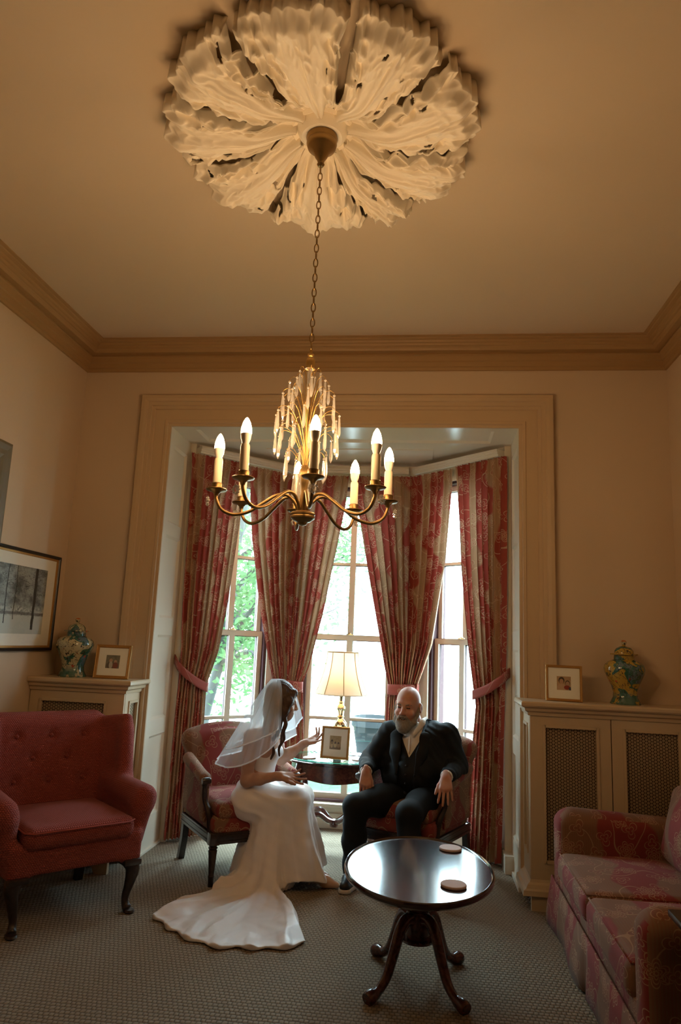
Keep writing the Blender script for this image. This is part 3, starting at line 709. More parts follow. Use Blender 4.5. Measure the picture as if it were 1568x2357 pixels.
curtain([(2.915, (-1.462, 5.628), (-.660, 5.945), .020), (2.63, (-1.448, 5.641), (-.685, 5.945), .028), (2.30, (-1.418, 5.671), (-.742, 5.945), .032), (1.74, (-1.331, 5.755), (-.838, 5.945), .036), (1.28, (-1.238, 5.842), (-.942, 5.94), .036),
         (1.14, (-1.205, 5.873), (-.985, 5.93), .030), (1.04, (-1.19, 5.89), (-.975, 5.93), .030), (.69, (-1.15, 5.915), (-.953, 5.935), .032), (.03, (-1.14, 5.915), (-.935, 5.935), .034)], 13, 1.6,
        'red damask curtain between left and centre windows, gathered behind the bride', ring_tie((-1.095, 5.895), .128, .062, 1.125, .042, -.012), (.45, (-1.145, 5.93)), 2)
curtain([(2.915, (-.622, 5.945), (.222, 5.631), .020), (2.785, (-.590, 5.945), (.226, 5.627), .026), (2.145, (-.459, 5.945), (.185, 5.664), .034), (1.5, (-.326, 5.945), (.085, 5.76), .036), (1.3, (-.285, 5.94), (.016, 5.828), .036),
         (1.165, (-.254, 5.93), (-.032, 5.875), .030), (1.01, (-.265, 5.93), (-.038, 5.88), .030), (.03, (-.285, 5.935), (-.03, 5.885), .034)], 13, 1.6,
        'red damask curtain between centre and right windows, gathered above the bald man', ring_tie((-.145, 5.895), .128, .062, 1.135, .042, .006), (.55, (-.095, 5.93)), 3)
curtain([(2.926, (.240, 5.612), (.600, 5.262), .022), (2.125, (.282, 5.570), (.592, 5.268), .030), (1.524, (.340, 5.514), (.588, 5.273), .032), (1.145, (.390, 5.466), (.580, 5.280), .028), (1.084, (.402, 5.453), (.578, 5.282), .028),
         (.83, (.382, 5.474), (.572, 5.288), .028), (.375, (.363, 5.491), (.562, 5.297), .030), (.03, (.348, 5.506), (.552, 5.308), .030)], 8, 1.0,
        'red damask curtain at the right reveal, tied back to the right jamb', [(p, .034) for p in bez([(.630, 5.315, 1.325), (.56, 5.235, 1.27), (.47, 5.29, 1.20), (.385, 5.42, 1.15), (.40, 5.49, 1.15)], 8)], None, 5)
for (P, Q, lb) in (((-1.80, 5.30), (-1.15, 5.93), 'white moulded curtain rail over the left bay window'), ((-.86, 5.925), (-.14, 5.925), 'white moulded curtain rail over the centre bay window'), ((-.09, 5.93), (.56, 5.30), 'white moulded curtain rail over the right bay window')):
    L = math.dist(P, Q)
    V, F = sweep([(0, 0), (L, 0)], [(.0, 2.930), (-.020, 2.932), (-.020, 2.945), (-.028, 2.948), (-.028, 2.962), (-.036, 2.966), (-.036, 2.985), (.07, 2.985), (.07, 2.930)], lambda a, b, h: (a, b, h))
    o = mesh('curtain_rail', V, F, M['cream'], None, False); o.location = (P[0], P[1], 0); o.rotation_euler = (0, 0, math.atan2(Q[1]-P[1], Q[0]-P[0]))
    tag(o, lb, 'curtain rail', 'curtain rails of the bay')
# ------------------------------------------------------------------ radiator cabinets
t = NT('pierced_grille'); uv = t.n('ShaderNodeTexCoord').outputs['UV']; sp = t.n('ShaderNodeSeparateXYZ', {'Vector': uv})
kx = 2*PI/.0165
def _c(a, b): return t.math('COSINE', t.math('ADD', t.math('MULTIPLY', sp.outputs[0], a*kx), t.math('MULTIPLY', sp.outputs[1], b*kx)))
hx = t.math('ADD', t.math('ADD', _c(1, 0), _c(.5, .866)), _c(.5, -.866))
hole = t.math('SUBTRACT', 1.0, t.ramp(hx, -1.12, -.85))
M['grille'] = t.out(t.n('ShaderNodeMixShader', {0: hole, 1: t.pbsdf((.34, .25, .15), .45, .2), 2: t.n('ShaderNodeBsdfTransparent').outputs[0]}).outputs[0])
M['dark'] = paint('inner_shade_black', (.012, .010, .009), .9)  # near-black colour painted in for the shade behind the grilles
def grille_door(par, fn, a0, a1, z0, z1, g, name='door'):
    """framed door with a pierced sheet; fn(a, d, z) with d = depth behind the face"""
    g0, g1, h0, h1 = g; m = MB(); th = .018
    def bx(p0, p1, q0, q1, d0, d1):
        c = [fn(a, d, z) for a in (p0, p1) for d in (d0, d1) for z in (q0, q1)]
        m.box([min(v[i] for v in c) for i in range(3)], [max(v[i] for v in c) for i in range(3)])
    bx(a0, g0, z0, z1, 0, th); bx(g1, a1, z0, z1, 0, th); bx(g0, g1, z0, h0, 0, th); bx(g0, g1, h1, z1, 0, th)
    for (p0, p1, q0, q1) in ((g0-.012, g0+.004, h0-.012, h1+.012), (g1-.004, g1+.012, h0-.012, h1+.012), (g0, g1, h0-.012, h0+.004), (g0, g1, h1-.004, h1+.012)): bx(p0, p1, q0, q1, -.008, .008)
    d = m.build(name, M['cabinet'], par, False)
    V = [fn(g0, .014, h0), fn(g1, .014, h0), fn(g1, .014, h1), fn(g0, .014, h1)]
    mesh('grille', V, [[0, 1, 2, 3]], M['grille'], d, False, [(g0, h0), (g1, h0), (g1, h1), (g0, h1)])
def cabinet(x0, x1, exposed, doors, label):
    """exposed: 'l' or 'r' = the end that stands free"""
    e = thing('radiator_cabinet', label, 'radiator cabinet', ((x0+x1)/2, 4.73, 0), 0, 'radiator cabinets either side of the bay'); ox, oy = e.location.x, e.location.y
    yf, yb = 4.585, YW-.002
    L = lambda x, y: (x-ox, y-oy)
    m = MB()
    def bx(p0, p1, q0, q1, z0, z1, mm=m): mm.box((p0-ox, q0-oy, z0), (p1-ox, q1-oy, z1))
    bx(x0+.02, x1-.02, yb-.015, yb, .13, 1.10)
    if exposed == 'l': bx(x1-.018, x1, yf+.02, yb, .13, 1.10)
    else: bx(x0, x0+.018, yf+.02, yb, .13, 1.10)
    xa, xb = (x0+.02, x1) if exposed == 'l' else (x0, x1-.02); bx(xa, xb, yf+.02, yb, .13, .15); bx(xa, xb, yf+.02, yb, 1.08, 1.098)
    m.build('carcass', M['cabinet'], e, False)
    MB().box((x0+.03-ox, yf+.06-oy, .16), (x1-.03-ox, yf+.075-oy, 1.07)).build('shade_backing', M['dark'], e, False)  # added dark sheet in place of the shaded inside of the cabinet
    for (a0, a1, g0, g1) in doors:
        grille_door(e, lambda a, d, z: (a-ox, yf+d-oy, z), a0, a1, .15, 1.0995, (g0, g1, .268, 1.035))
    xe = x0 if exposed == 'l' else x1; sg = 1 if exposed == 'l' else -1
    grille_door(e, lambda a, d, z: (xe+sg*d-ox, a-oy, z), yf+.019, yb, .15, 1.0995, (yf+.085, yb-.075, .30, 1.035), 'end_panel')
    MB().box(((xe+sg*.05)-ox-.004, yf+.06-oy, .16), ((xe+sg*.05)-ox+.004, yb-.02-oy, 1.07)).build('shade_backing', M['dark'], e, False)
    top = [(0, 1.098), (.010, 1.100), (.014, 1.118), (.030, 1.128), (.034, 1.146), (.050, 1.152), (.056, 1.160), (.056, 1.176), (.050, 1.184), (-.2, 1.184), (-.2, 1.098)]
    base = [(0, .165), (.006, .150), (.020, .140), (.030, .120), (.046, .112), (.050, .085), (.0, .080), (-.02, .080), (-.02, .165)]
    path = [L(x1, yf), L(x0, yf), L(x0, yb)] if exposed == 'l' else [L(x1, yb), L(x1, yf), L(x0, yf)]
    for nm, pr in (('top', top), ('plinth_moulding', base)):
        V, F = sweep(path, pr, lambda a, b, h: (a, b, h))
        if nm == 'top':
            n0 = len(V); V += [(x0-ox, yf-oy, 1.183), (x1-ox, yf-oy, 1.183), (x1-ox, yb-oy, 1.183), (x0-ox, yb-oy, 1.183)]; F.append([n0, n0+1, n0+2, n0+3])
        mesh(nm, V, F, M['cabinet'], e, False)
    for xa in (x0+.0, x1-.17):
        c = [(0, .085), (0, 0), (.085, 0), (.10, .035), (.13, .05), (.17, .055), (.17, .085)]
        c = [(p, z) for p, z in c] if xa == x0 else [(.17-p, z) for p, z in c]
        n = len(c); V = [(xa+p-ox, yf-.03-oy, z) for p, z in c]+[(xa+p-ox, yf-oy, z) for p, z in c]
        mesh('foot', V, [list(range(n)), list(range(n, 2*n))[::-1]]+[[i, (i+1) % n, (i+1) % n+n, i+n] for i in range(n)], M['cabinet'], e, False)
    return e
cabinet(.665, XR-.003, 'l', [(.667, 1.143, .755, 1.062), (1.149, 1.652, 1.225, 1.535)], 'right tan radiator cabinet with two pierced grille doors behind the sofa')
cabinet(XL+.003, -1.935, 'r', [(XL+.006, -1.937, -2.51, -2.065)], 'left tan radiator cabinet with pierced grilles behind the rose wing chair')
# ------------------------------------------------------------------ ginger jars
def porcelain(name, ground, seed, dens=.52):
    t = NT(name); tc = t.n('ShaderNodeTexCoord').outputs['Object']; mp = t.n('ShaderNodeMapping', {'Vector': tc, 'Location': (seed, 0, 0)}).outputs[0]
    n1 = t.n('ShaderNodeTexNoise', {'Vector': mp, 'Scale': 11.0, 'Detail': 5.0, 'Distortion': 1.0}).outputs[0]
    n2 = t.n('ShaderNodeTexNoise', {'Vector': mp, 'Scale': 24.0, 'Detail': 3.0}).outputs[0]
    n3 = t.n('ShaderNodeTexNoise', {'Vector': mp, 'Scale': 15.0, 'Detail': 2.0, 'Distortion': 2.5}).outputs[0]
    c = t.mix(t.ramp(n1, dens, dens+.03), ground, (.03, .12, .09))
    c = t.mix(t.math('MULTIPLY', t.ramp(n1, dens+.06, dens+.08), t.ramp(n2, .45, .55)), c, (.10, .17, .20))
    c = t.mix(t.math('SUBTRACT', 1.0, t.ramp(t.math('ABSOLUTE', t.math('SUBTRACT', n3, .5)), .012, .022)), c, (.03, .03, .03))
    z = t.n('ShaderNodeSeparateXYZ', {'Vector': tc}).outputs[2]
    c = t.mix(t.math('MULTIPLY', t.ramp(n2, .68, .70), t.ramp(n3, .45, .55)), c, (.42, .07, .03))
    c = t.mix(t.math('MULTIPLY', t.math('SUBTRACT', 1.0, t.ramp(z, .03, .09)), t.ramp(n2, .40, .52)), c, (.06, .14, .11))
    return t.out(t.pbsdf(c, .12, 0, .5, Coat_Weight=.5, Coat_Roughness=.05))
M['jar_pale'] = porcelain('celadon_porcelain', (.50, .46, .28), 1.0, .53); M['jar_yellow'] = porcelain('yellow_porcelain', (.42, .28, .045), 4.4, .50)
M['terracotta'] = paint('orange_knob', (.42, .14, .05), .25)
def jar(loc, mat, label, s=1.0):
    e = thing('ginger_jar', label, 'ginger jar', loc, 0, 'lidded porcelain jars'); e.scale = (s, s, s)
    b = MB().lathe([(0, 0), (.096, 0), (.098, .006), (.092, .016), (.078, .045), (.075, .075), (.086, .115), (.108, .160), (.126, .200), (.131, .228), (.124, .252), (.104, .272), (.078, .283), (.066, .288), (.064, .318), (.0, .318)], 48).build('jar_body', mat, e)
    MB().lathe([(.0, .3185), (.086, .3185), (.088, .322), (.086, .326), (.062, .329), (.060, .345), (.048, .362), (.026, .374), (.012, .377), (.010, .382), (.012, .385), (0, .385)], 40).build('lid', mat, e)
    k = MB().lathe([(0, .384), (.012, .386), (.0185, .396), (.0185, .404), (.010, .413), (0, .415)], 20).build('knob', M['jar_pale'], e); MB().lathe([(.0186, .4035), (.0125, .4125), (.006, .4155), (0, .416)], 16).build('knob_tip', M['terracotta'], k)
jar((-2.385, 4.725, 1.184), M['jar_pale'], 'pale celadon lidded jar on the left cabinet beside the wall picture', .96)
jar((1.275, 4.735, 1.184), M['jar_yellow'], 'yellow and green lidded jar on the right cabinet above the sofa', .95)
# ------------------------------------------------------------------ pictures
def photo(name, base, blobs, noise=0.0, nsc=6.0):
    t = NT(name); uv = t.n('ShaderNodeTexCoord').outputs['UV']; c = base
    if noise:
        nz = t.n('ShaderNodeTexNoise', {'Vector': uv, 'Scale': nsc, 'Detail': 6.0}).outputs[0]
        c = t.mix(t.math('MULTIPLY', t.ramp(nz, .35, .65), noise), base, tuple(.35*x for x in base))
    for (x, y, rx, ry, col) in blobs:
        v = t.n('ShaderNodeVectorMath', {0: uv, 1: (x, y, 0)}, operation='SUBTRACT').outputs[0]
        v = t.n('ShaderNodeVectorMath', {0: v, 1: (1/rx, 1/ry, 0)}, operation='MULTIPLY').outputs[0]
        d = t.n('ShaderNodeVectorMath', {0: v}, operation='LENGTH').outputs['Value']
        c = t.mix(t.math('SUBTRACT', 1.0, t.ramp(d, .85, 1.1)), c, col)
    return t.out(t.pbsdf(c, .35, 0, .4))
def framed(name, label, cat, w, h, fw, fd, fmat, photo_mat, pw, ph, loc, rz, tilt=0.0, wall=False, inner=None, group=None, off=(0, 0)):
    e = thing(name, label, cat, loc, rz, group); e.rotation_euler = (-tilt, 0, rz)
    pr = [(0, 0), (0, fd*.8), (fw*.15, fd), (fw*.45, fd*.85), (fw*.7, fd*.95), (fw, fd*.55), (fw, 0)]
    V, F = sweep([(-w/2, 0), (w/2, 0), (w/2, h), (-w/2, h)], pr, lambda a, b, c: (a, -c, b), closed=True); F += [[i*7, i*7+6, ((i+1) % 4)*7+6, ((i+1) % 4)*7] for i in range(4)]
    mesh('frame', V, F, fmat, e, False)
    if inner:
        iw = fw; pr2 = [(iw, .002), (iw, fd*.6), (iw+.012, fd*.45), (iw+.014, .002)]
        V, F = sweep([(-w/2, 0), (w/2, 0), (w/2, h), (-w/2, h)], pr2, lambda a, b, c: (a, -c, b), closed=True); mesh('slip', V, F, inner, e, False)
    MB().box((-w/2+.004, -.004, .004), (w/2-.004, .003, h-.004)).build('mat_board', M['white'], e, False)
    x, z = off[0], h/2+off[1]
    mesh('photograph', [(x-pw/2, -.0047, z-ph/2), (x+pw/2, -.0047, z-ph/2), (x+pw/2, -.0047, z+ph/2), (x-pw/2, -.0047, z+ph/2)], [[0, 1, 2, 3]], photo_mat, e, False, [(0, 0), (1, 0), (1, 1), (0, 1)])
    mesh('glazing', [(-w/2+fw*.8, -.0085, fw*.8), (w/2-fw*.8, -.0085, fw*.8), (w/2-fw*.8, -.0085, h-fw*.8), (-w/2+fw*.8, -.0085, h-fw*.8)], [[0, 1, 2, 3]], M['pane'], e, False)
    if not wall:
        ef = h*.38*math.tan(tilt)
        MB().add([(-.025, .004, h*.7), (.025, .004, h*.7), (.03, h*.38, ef), (-.03, h*.38, ef), (-.025, .008, h*.7), (.025, .008, h*.7), (.03, h*.38+.004, ef), (-.03, h*.38+.004, ef)],
                 [[0, 1, 2, 3], [7, 6, 5, 4], [0, 4, 5, 1], [1, 5, 6, 2], [2, 6, 7, 3], [3, 7, 4, 0]]).build('easel_back', M['darkwood'], e, False)
    return e
SK = (.50, .30, .20); HR = (.05, .03, .02)
p1 = photo('photo_two_people', (.22, .20, .15), [(.5, .2, .45, .35, (.12, .09, .07)), (.36, .58, .13, .17, SK), (.38, .25, .14, .28, (.5, .46, .42)), (.70, .50, .12, .15, SK), (.72, .22, .20, .25, (.22, .05, .04))], .5, 5)
p2 = photo('photo_child_baby', (.52, .34, .20), [(.33, .70, .22, .26, HR), (.33, .62, .15, .20, SK), (.36, .18, .34, .28, (.55, .36, .25)), (.76, .52, .17, .20, HR), (.76, .48, .14, .17, SK), (.72, .20, .22, .16, (.30, .04, .03)), (.95, .12, .12, .12, (.05, .06, .10))], .2, 4)
p3 = photo('photo_sepia_group', (.42, .31, .17), [(.5, .12, .5, .22, (.16, .10, .05)), (.2, .55, .11, .18, (.05, .03, .02)), (.2, .50, .06, .1, (.3, .2, .1)), (.50, .48, .09, .10, (.05, .03, .02)), (.78, .46, .09, .10, (.05, .03, .02)), (.50, .28, .14, .14, (.5, .38, .2)), (.80, .28, .14, .14, (.34, .24, .13)), (.2, .25, .10, .14, (.48, .36, .2))], .3, 7)
def snowy():
    t = NT('print_snowy_park'); uv = t.n('ShaderNodeTexCoord').outputs['UV']; sp = t.n('ShaderNodeSeparateXYZ', {'Vector': uv}); u, v = sp.outputs[0], sp.outputs[1]
    n1 = t.n('ShaderNodeTexNoise', {'Vector': uv, 'Scale': 5.0, 'Detail': 7.0, 'Roughness': .65}).outputs[0]; n2 = t.n('ShaderNodeTexNoise', {'Vector': uv, 'Scale': 26.0, 'Detail': 5.0}).outputs[0]
    c = t.mix(t.ramp(n1, .36, .62), (.09, .10, .10), (.36, .38, .36))                       # misty wooded hill and sky
    c = t.mix(t.math('MULTIPLY', t.math('SUBTRACT', 1.0, t.ramp(t.math('MULTIPLY_ADD', n1, .35, v), .52, .62)), t.ramp(n2, .35, .6)), c, (.55, .55, .50))   # roofs and snow
    c = t.mix(t.math('SUBTRACT', 1.0, t.ramp(t.math('MULTIPLY_ADD', n1, .10, v), .30, .33)), c, (.58, .59, .55))
    c = t.mix(t.math('MULTIPLY', t.math('SUBTRACT', 1.0, t.ramp(t.math('ABSOLUTE', t.math('SUBTRACT', v, .30)), .012, .03)), .8), c, (.10, .10, .10))
    nb = t.n('ShaderNodeTexNoise', {'Vector': t.n('ShaderNodeMapping', {'Vector': uv, 'Scale': (1.0, 2.2, 1.0)}).outputs[0], 'Scale': 7.0, 'Detail': 2.0, 'Distortion': 1.5}).outputs[0]
    br = t.math('MULTIPLY', t.math('SUBTRACT', 1.0, t.ramp(t.math('ABSOLUTE', t.math('SUBTRACT', nb, .5)), .006, .018)), t.ramp(v, .45, .6)); c = t.mix(br, c, (.03, .03, .03))
    for x, w, lo in ((.80, .024, .06), (.06, .03, .14), (.30, .008, .14), (.45, .006, .2)):
        d = t.math('ABSOLUTE', t.math('ADD', t.math('SUBTRACT', u, x), t.math('MULTIPLY', t.math('SUBTRACT', n1, .5), .06)))
        c = t.mix(t.math('MULTIPLY', t.math('SUBTRACT', 1.0, t.ramp(d, w*.8, w*1.2)), t.ramp(v, lo, lo+.01)), c, (.025, .025, .025))
    return t.out(t.pbsdf(c, .35, 0, .4))
p4 = snowy()
framed('photo_frame', 'gilt framed photo of two people on the left cabinet', 'photo frame', .245, .225, .020, .016, M['giltframe'], p1, .095, .088, (-2.095, 4.70, 1.184), math.radians(3), .12, group='gilt framed photographs')
framed('photo_frame', 'gilt framed photo of child with baby on right cabinet', 'photo frame', .222, .222, .016, .016, M['giltframe'], p2, .085, .085, (.895, 4.70, 1.184), math.radians(-10), .13, group='gilt framed photographs')
framed('photo_frame', 'gilt framed sepia group photo leaning by the table lamp', 'photo frame', .212, .228, .017, .016, M['giltframe'], p3, .085, .095, (-.618, 5.335, .652), math.radians(-7), .15, group='gilt framed photographs')
framed('picture', 'black framed print of snowy park trees on the left wall', 'picture', .90, .655, .022, .022, M['black'], p4, .66, .435, (XL+.004, 4.315, 1.35), PI/2, 0, True, M['giltframe'], off=(-.02, .0))
M['olive'] = paint('olive_frame', (.17, .14, .075), .5, .08, 12)
framed('picture', 'broad olive framed picture hung above the snowy print', 'picture', .80, .62, .12, .03, M['olive'], photo('print_plain', (.2, .18, .13), [], .4, 4), .5, .34, (XL+.004, 3.605, 2.005), PI/2, 0, True)
# ------------------------------------------------------------------ rose wing chair
def sdf_obj(s, name, mat, par, uv=True, smooth=1):
    V, F = s.mesh(smooth); o = mesh(name, V, F, mat, par, True)
    if uv: boxuv(o)
    return o
def wing_chair(loc, rz):
    e = thing('wing_chair', 'rose pink wing chair with buttoned back and dark cabriole legs', 'armchair', loc, rz)
    s = SDF((-.50, -.10, .18), (.50, .86, 1.10), .009)
    s.box((0, .30, .335), (.355, .315, .088), .03)
    s.box((0, .0, .24), (.24, .10, .025), .02, .03, 'sub')
    Rb = Matrix.Rotation(math.radians(-9), 4, 'X')
    s.box((0, .625, .625), (.30, .065, .345), .055, .03, 'add', Rb)
    for sg in (-1, 1):
        s.box((sg*.350, .33, .44), (.042, .25, .14), .03, .02)                     # side panel
        s.cap((sg*.382, .075, .572), (sg*.372, .50, .59), .070, .064, .03)          # rolled arm
        s.cap((sg*.365, .065, .52), (sg*.350, .075, .36), .060, .040, .04)
        W = rotm(math.radians(-8), math.radians(sg*5), math.radians(sg*27))
        s.box((sg*.350, .545, .725), (.034, .165, .255), .034, .05, 'add', W)        # wing, angled out from the back
        s.cap((sg*.398, .40, .60), (sg*.404, .445, .895), .036, .034, .05)
    s.cap((-.28, .69, .948), (.28, .69, .948), .052, .052, .05)
    for bx, bz in BTN: s.ell((bx, .556+(bz-.625)*.158, bz), (.022, .02, .022), .03, 'sub')
    o = sdf_obj(s, 'upholstery', M['rose'], e)
    c = SDF((-.33, -.08, .36), (.33, .60, .55), .008)
    c.box((0, .255, .445), (.295, .30, .058), .05)
    c.ell((0, .25, .485), (.22, .22, .04), .04)
    sdf_obj(c, 'seat_cushion', M['rose'], e)
    V, F = sweep([(-.25, -.032), (.25, -.032), (.282, .0), (.282, .52), (-.282, .52), (-.282, .0)], [(-.0105, .484), (-.0165, .4795), (-.0105, .475), (-.0045, .4795), (-.0105, .484)], lambda a, b, h: (a, b-.006, h), closed=True)
    mesh('piping', V, F, M['rose'], o); 
    for bx, bz in BTN: 
        m = MB().lathe([(0, -.006), (.011, -.003), (.012, .002), (.006, .007), (0, .008)], 12); m.V = [(x, -z, y) for x, y, z in m.V]
        b = m.build('button', M['rose'], o, loc=(bx, .561+(bz-.625)*.158, bz)); boxuv(b)
    for sg in (-1, 1):
        pts = bez([(sg*.305, .03, .262), (sg*.318, .012, .215), (sg*.306, .014, .14), (sg*.292, .022, .07), (sg*.295, .012, .03), (sg*.302, -.008, .014)], 5)
        n = len(pts); rr = [.046, .046, .045, .043, .041, .039, .036, .034, .031, .029, .027, .025, .023, .022, .021, .020, .019, .019, .020, .021, .022, .023, .024, .024, .022, .014]
        m = MB().tube(pts, rr[:n], 12).box((sg*.30-.05, -.03, .240), (sg*.30+.05, .07, .272), .01)
        m.lathe([(0, 0), (.024, .0), (.030, .008), (.026, .018), (0, .026)], 14, (sg*.304, -.012, 0), 1, 1.3)
        m.build('leg', M['darkwood'], e)
        MB().poly(*loft([[(sg*.27+dx, .60+dy+k*.05, z) for dx, dy in ((-.022, -.022), (.022, -.022), (.022, .022), (-.022, .022))] for k, z in ((0, .26), (.5, .12), (1, 0))], cap=True)).build('leg', M['darkwood'], e, False)
    return e
BTN = [(-.20, .87), (.0, .87), (.20, .87), (-.10, .745), (.10, .745), (-.20, .62), (.0, .62), (.20, .62)]
wing_chair((-1.775, 3.80, 0), math.radians(47))
# ------------------------------------------------------------------ two damask armchairs
def arm_chair(loc, rz, label):
    e = thing('armchair', label, 'armchair', loc, rz, 'red damask open armchairs by the bay'); wd = .29
    fr = MB()
    for (x0, x1, y0, y1) in ((-wd, wd, -.005, .035), (-wd, wd, .56, .60), (-wd-.005, -wd+.035, 0, .60), (wd-.035, wd+.005, 0, .60)):
        fr.box((x0, y0, .240), (x1, y1, .305), .004).box((x0-.004, y0-.004, .252), (x1+.004, y1+.004, .262), .002).box((x0-.004, y0-.004, .285), (x1+.004, y1+.004, .292), .002)
    fr.build('seat_rail', M['darkwood'], e)
    for sg in (-1, 1):
        MB().lathe([(0, 0), (.016, 0), (.018, .05), (.020, .06), (.017, .065), (.019, .09), (.026, .19), (.029, .205), (.022, .212), (.030, .222), (.022, .230), (.028, .238), (.028, .25), (0, .25)], 12, (sg*(wd-.02), .02, 0)).box((sg*(wd-.02)-.03, -.01, .238), (sg*(wd-.02)+.03, .05, .308), .003).build('leg', M['darkwood'], e)
        MB().poly(*loft([[(sg*(wd-.02)+dx, y+dy, z) for dx, dy in ((-.02, -.022), (.02, -.022), (.02, .022), (-.02, .022))] for y, z in ((.575, .30), (.59, .15), (.635, 0))], cap=True)).build('leg', M['darkwood'], e, False)
        # curved arm upright and scroll
        pts = bez([(sg*(wd-.015), .065, .29), (sg*(wd-.005), .085, .40), (sg*(wd+.012), .135, .48), (sg*(wd+.022), .120, .565), (sg*(wd+.022), .108, .590)], 5)
        m = MB().tube(pts, [.021]*8+[.018]*8+[.022]*(len(pts)-16), 8)
        m.lathe([(0, -.026), (.020, -.026), (.024, 0), (.020, .026), (0, .026)], 14, (0, 0, 0))
        for i in range(len(m.V)-70, len(m.V)): pass
        m2 = MB().tube(pts, [.021]*8+[.018]*8+[.022]*(len(pts)-16), 8)
        g = MB().lathe([(0, -.028), (.018, -.028), (.023, -.015), (.023, .015), (.018, .028), (0, .028)], 16); m2.add([(sg*(wd+.022)+z, .106+x, .597+y) for x, y, z in g.V], g.F)
        m2.build('arm_support', M['darkwood'], e)
        a = SDF((min(sg*.22, sg*.40), .04, .34), (max(sg*.22, sg*.40), .64, .74), .007)
        a.cap((sg*(wd+.02), .145, .605), (sg*(wd+.005), .54, .668), .036, .040, .02)
        a.box((sg*(wd-.002), .36, .47), (.016, .22, .16), .012, .02)
        a.D = np.maximum(a.D, (-(a.ax[1]-.108-0.0*a.ax[1]))[None, :, None].astype(np.float32))
        sdf_obj(a, 'arm', M['floral'], e)
    b = SDF((-.33, -.02, .28), (.33, .62, .42), .008); b.box((0, .295, .345), (wd-.004, .298, .052), .035); sdf_obj(b, 'seat_base', M['floral'], e)
    c = SDF((-.33, -.03, .36), (.33, .60, .54), .008); c.box((0, .27, .430), (wd-.028, .275, .052), .042); c.ell((0, .26, .465), (.2, .2, .03), .04); sdf_obj(c, 'seat_cushion', M['floral'], e)
    k = SDF((-.36, .42, .28), (.36, .84, 1.02), .009)
    Rb = Matrix.Rotation(math.radians(-10), 4, 'X')
    k.box((0, .595, .59), (wd+.005, .048, .24), .04, .0, 'add', Rb)
    k.ell((0, .640, .80), (wd+.010, .058, .098), .05)
    k.cap((-wd+.03, .636, .775), (wd-.03, .636, .775), .055, .055, .05)
    k.ell((0, .556, .66), (.2, .03, .2), .04)
    sdf_obj(k, 'backrest', M['floral'], e)
    return e
arm_chair((-1.018, 4.648, 0), math.radians(36), 'red damask armchair with dark legs under the seated bride')
arm_chair((-.165, 4.825, 0), math.radians(-25), 'red damask armchair the man in the black suit sits in')
# ------------------------------------------------------------------ console table, lamp, coasters
def ellpath(rx, ry, n=64): return [(rx*math.cos(2*PI*i/n), ry*math.sin(2*PI*i/n)) for i in range(n)]
ct = thing('console_table', 'oval mahogany table with glass top before the centre window', 'table', (-.62, 5.50, 0))
RX, RY = .37, .275
V, F = sweep(ellpath(RX, RY), [(.06, .612), (-.0, .612), (-.010, .618), (-.012, .628), (-.004, .634), (.06, .634)], lambda a, b, h: (a, b, h), closed=True)
F.append([i*6+5 for i in range(64)]); F.append([i*6 for i in range(63, -1, -1)])
mesh('table_top', V, F, M['tabletop'], ct, True).data.set_sharp_from_angle(angle=math.radians(30))
V, F = sweep(ellpath(RX+.006, RY+.006), [(.01, .635), (0, .636), (0, .641), (.01, .642)], lambda a, b, h: (a, b, h), closed=True); mesh('glass_edge', V, F, M['green_glass'], ct)
mesh('glass_top', [(x, y, .643) for x, y in ellpath(RX+.004, RY+.004)], [list(range(64))], M['glass_top'], ct, False)
# shaped apron
V = []; n = 96
for i in range(n):
    a = 2*PI*i/n; x, y = (RX-.03)*math.cos(a), (RY-.03)*math.sin(a)
    q = .5+.5*math.cos(2*(a+PI/2)); low = .532-.045*q**1.5+.018*math.sin(a*4+PI/2)*(1-q)
    for k, (o, z) in enumerate(((0, .612), (0, low), (.02, low), (.02, .612))): V.append((x*(1-o/.3), y*(1-o/.3), z))
mesh('apron', V, [[i*4+k, ((i+1) % n)*4+k, ((i+1) % n)*4+(k+1) % 4, i*4+(k+1) % 4] for i in range(n) for k in range(3)], M['mahogany'], ct).data.set_sharp_from_angle(angle=math.radians(30))
for sx in (-1, 1):
    for sy in (-1, 1):
        pts = bez([(sx*.245, sy*.155, .60), (sx*.262, sy*.168, .50), (sx*.245, sy*.150, .34), (sx*.225, sy*.14, .17), (sx*.255, sy*.165, .05), (sx*.275, sy*.18, .012)], 5)
        MB().tube(pts, [.034-.0008*i if i < 15 else .022+.0003*i for i in range(len(pts))], 10).build('leg', M['mahogany'], ct)
        st = bez([(sx*.235, sy*.15, .135), (sx*.18, sy*.115, .225), (sx*.11, sy*.075, .245), (sx*.05, sy*.035, .200), (0, 0, .178)], 5)
        MB().tube(st, .020, 8).build('stretcher', M['mahogany'], ct)
MB().lathe([(0, .145), (.03, .15), (.034, .175), (.026, .198), (0, .205)], 16).build('boss', M['mahogany'], ct)
lp = thing('table_lamp', 'lit brass table lamp with cream bell shade on console', 'lamp', (-.605, 5.52, .643))
MB().lathe([(0, 0), (.075, 0), (.078, .008), (.066, .018), (.040, .028), (.026, .045), (.017, .065), (.020, .080), (.016, .095), (.022, .125), (.042, .190), (.052, .225), (.050, .245), (.034, .265), (.024, .275), (.018, .283), (.028, .292), (.018, .300), (.022, .33), (.036, .352), (.034, .364), (.020, .376), (.014, .388), (.022, .396), (.014, .404), (.013, .43), (.020, .455), (.012, .465), (.008, .48), (.006, .56), (0, .56)], 32).build('base', M['lampbrass'], lp)
t = NT('lamp_shade_silk'); cs = (.88, .74, .58)
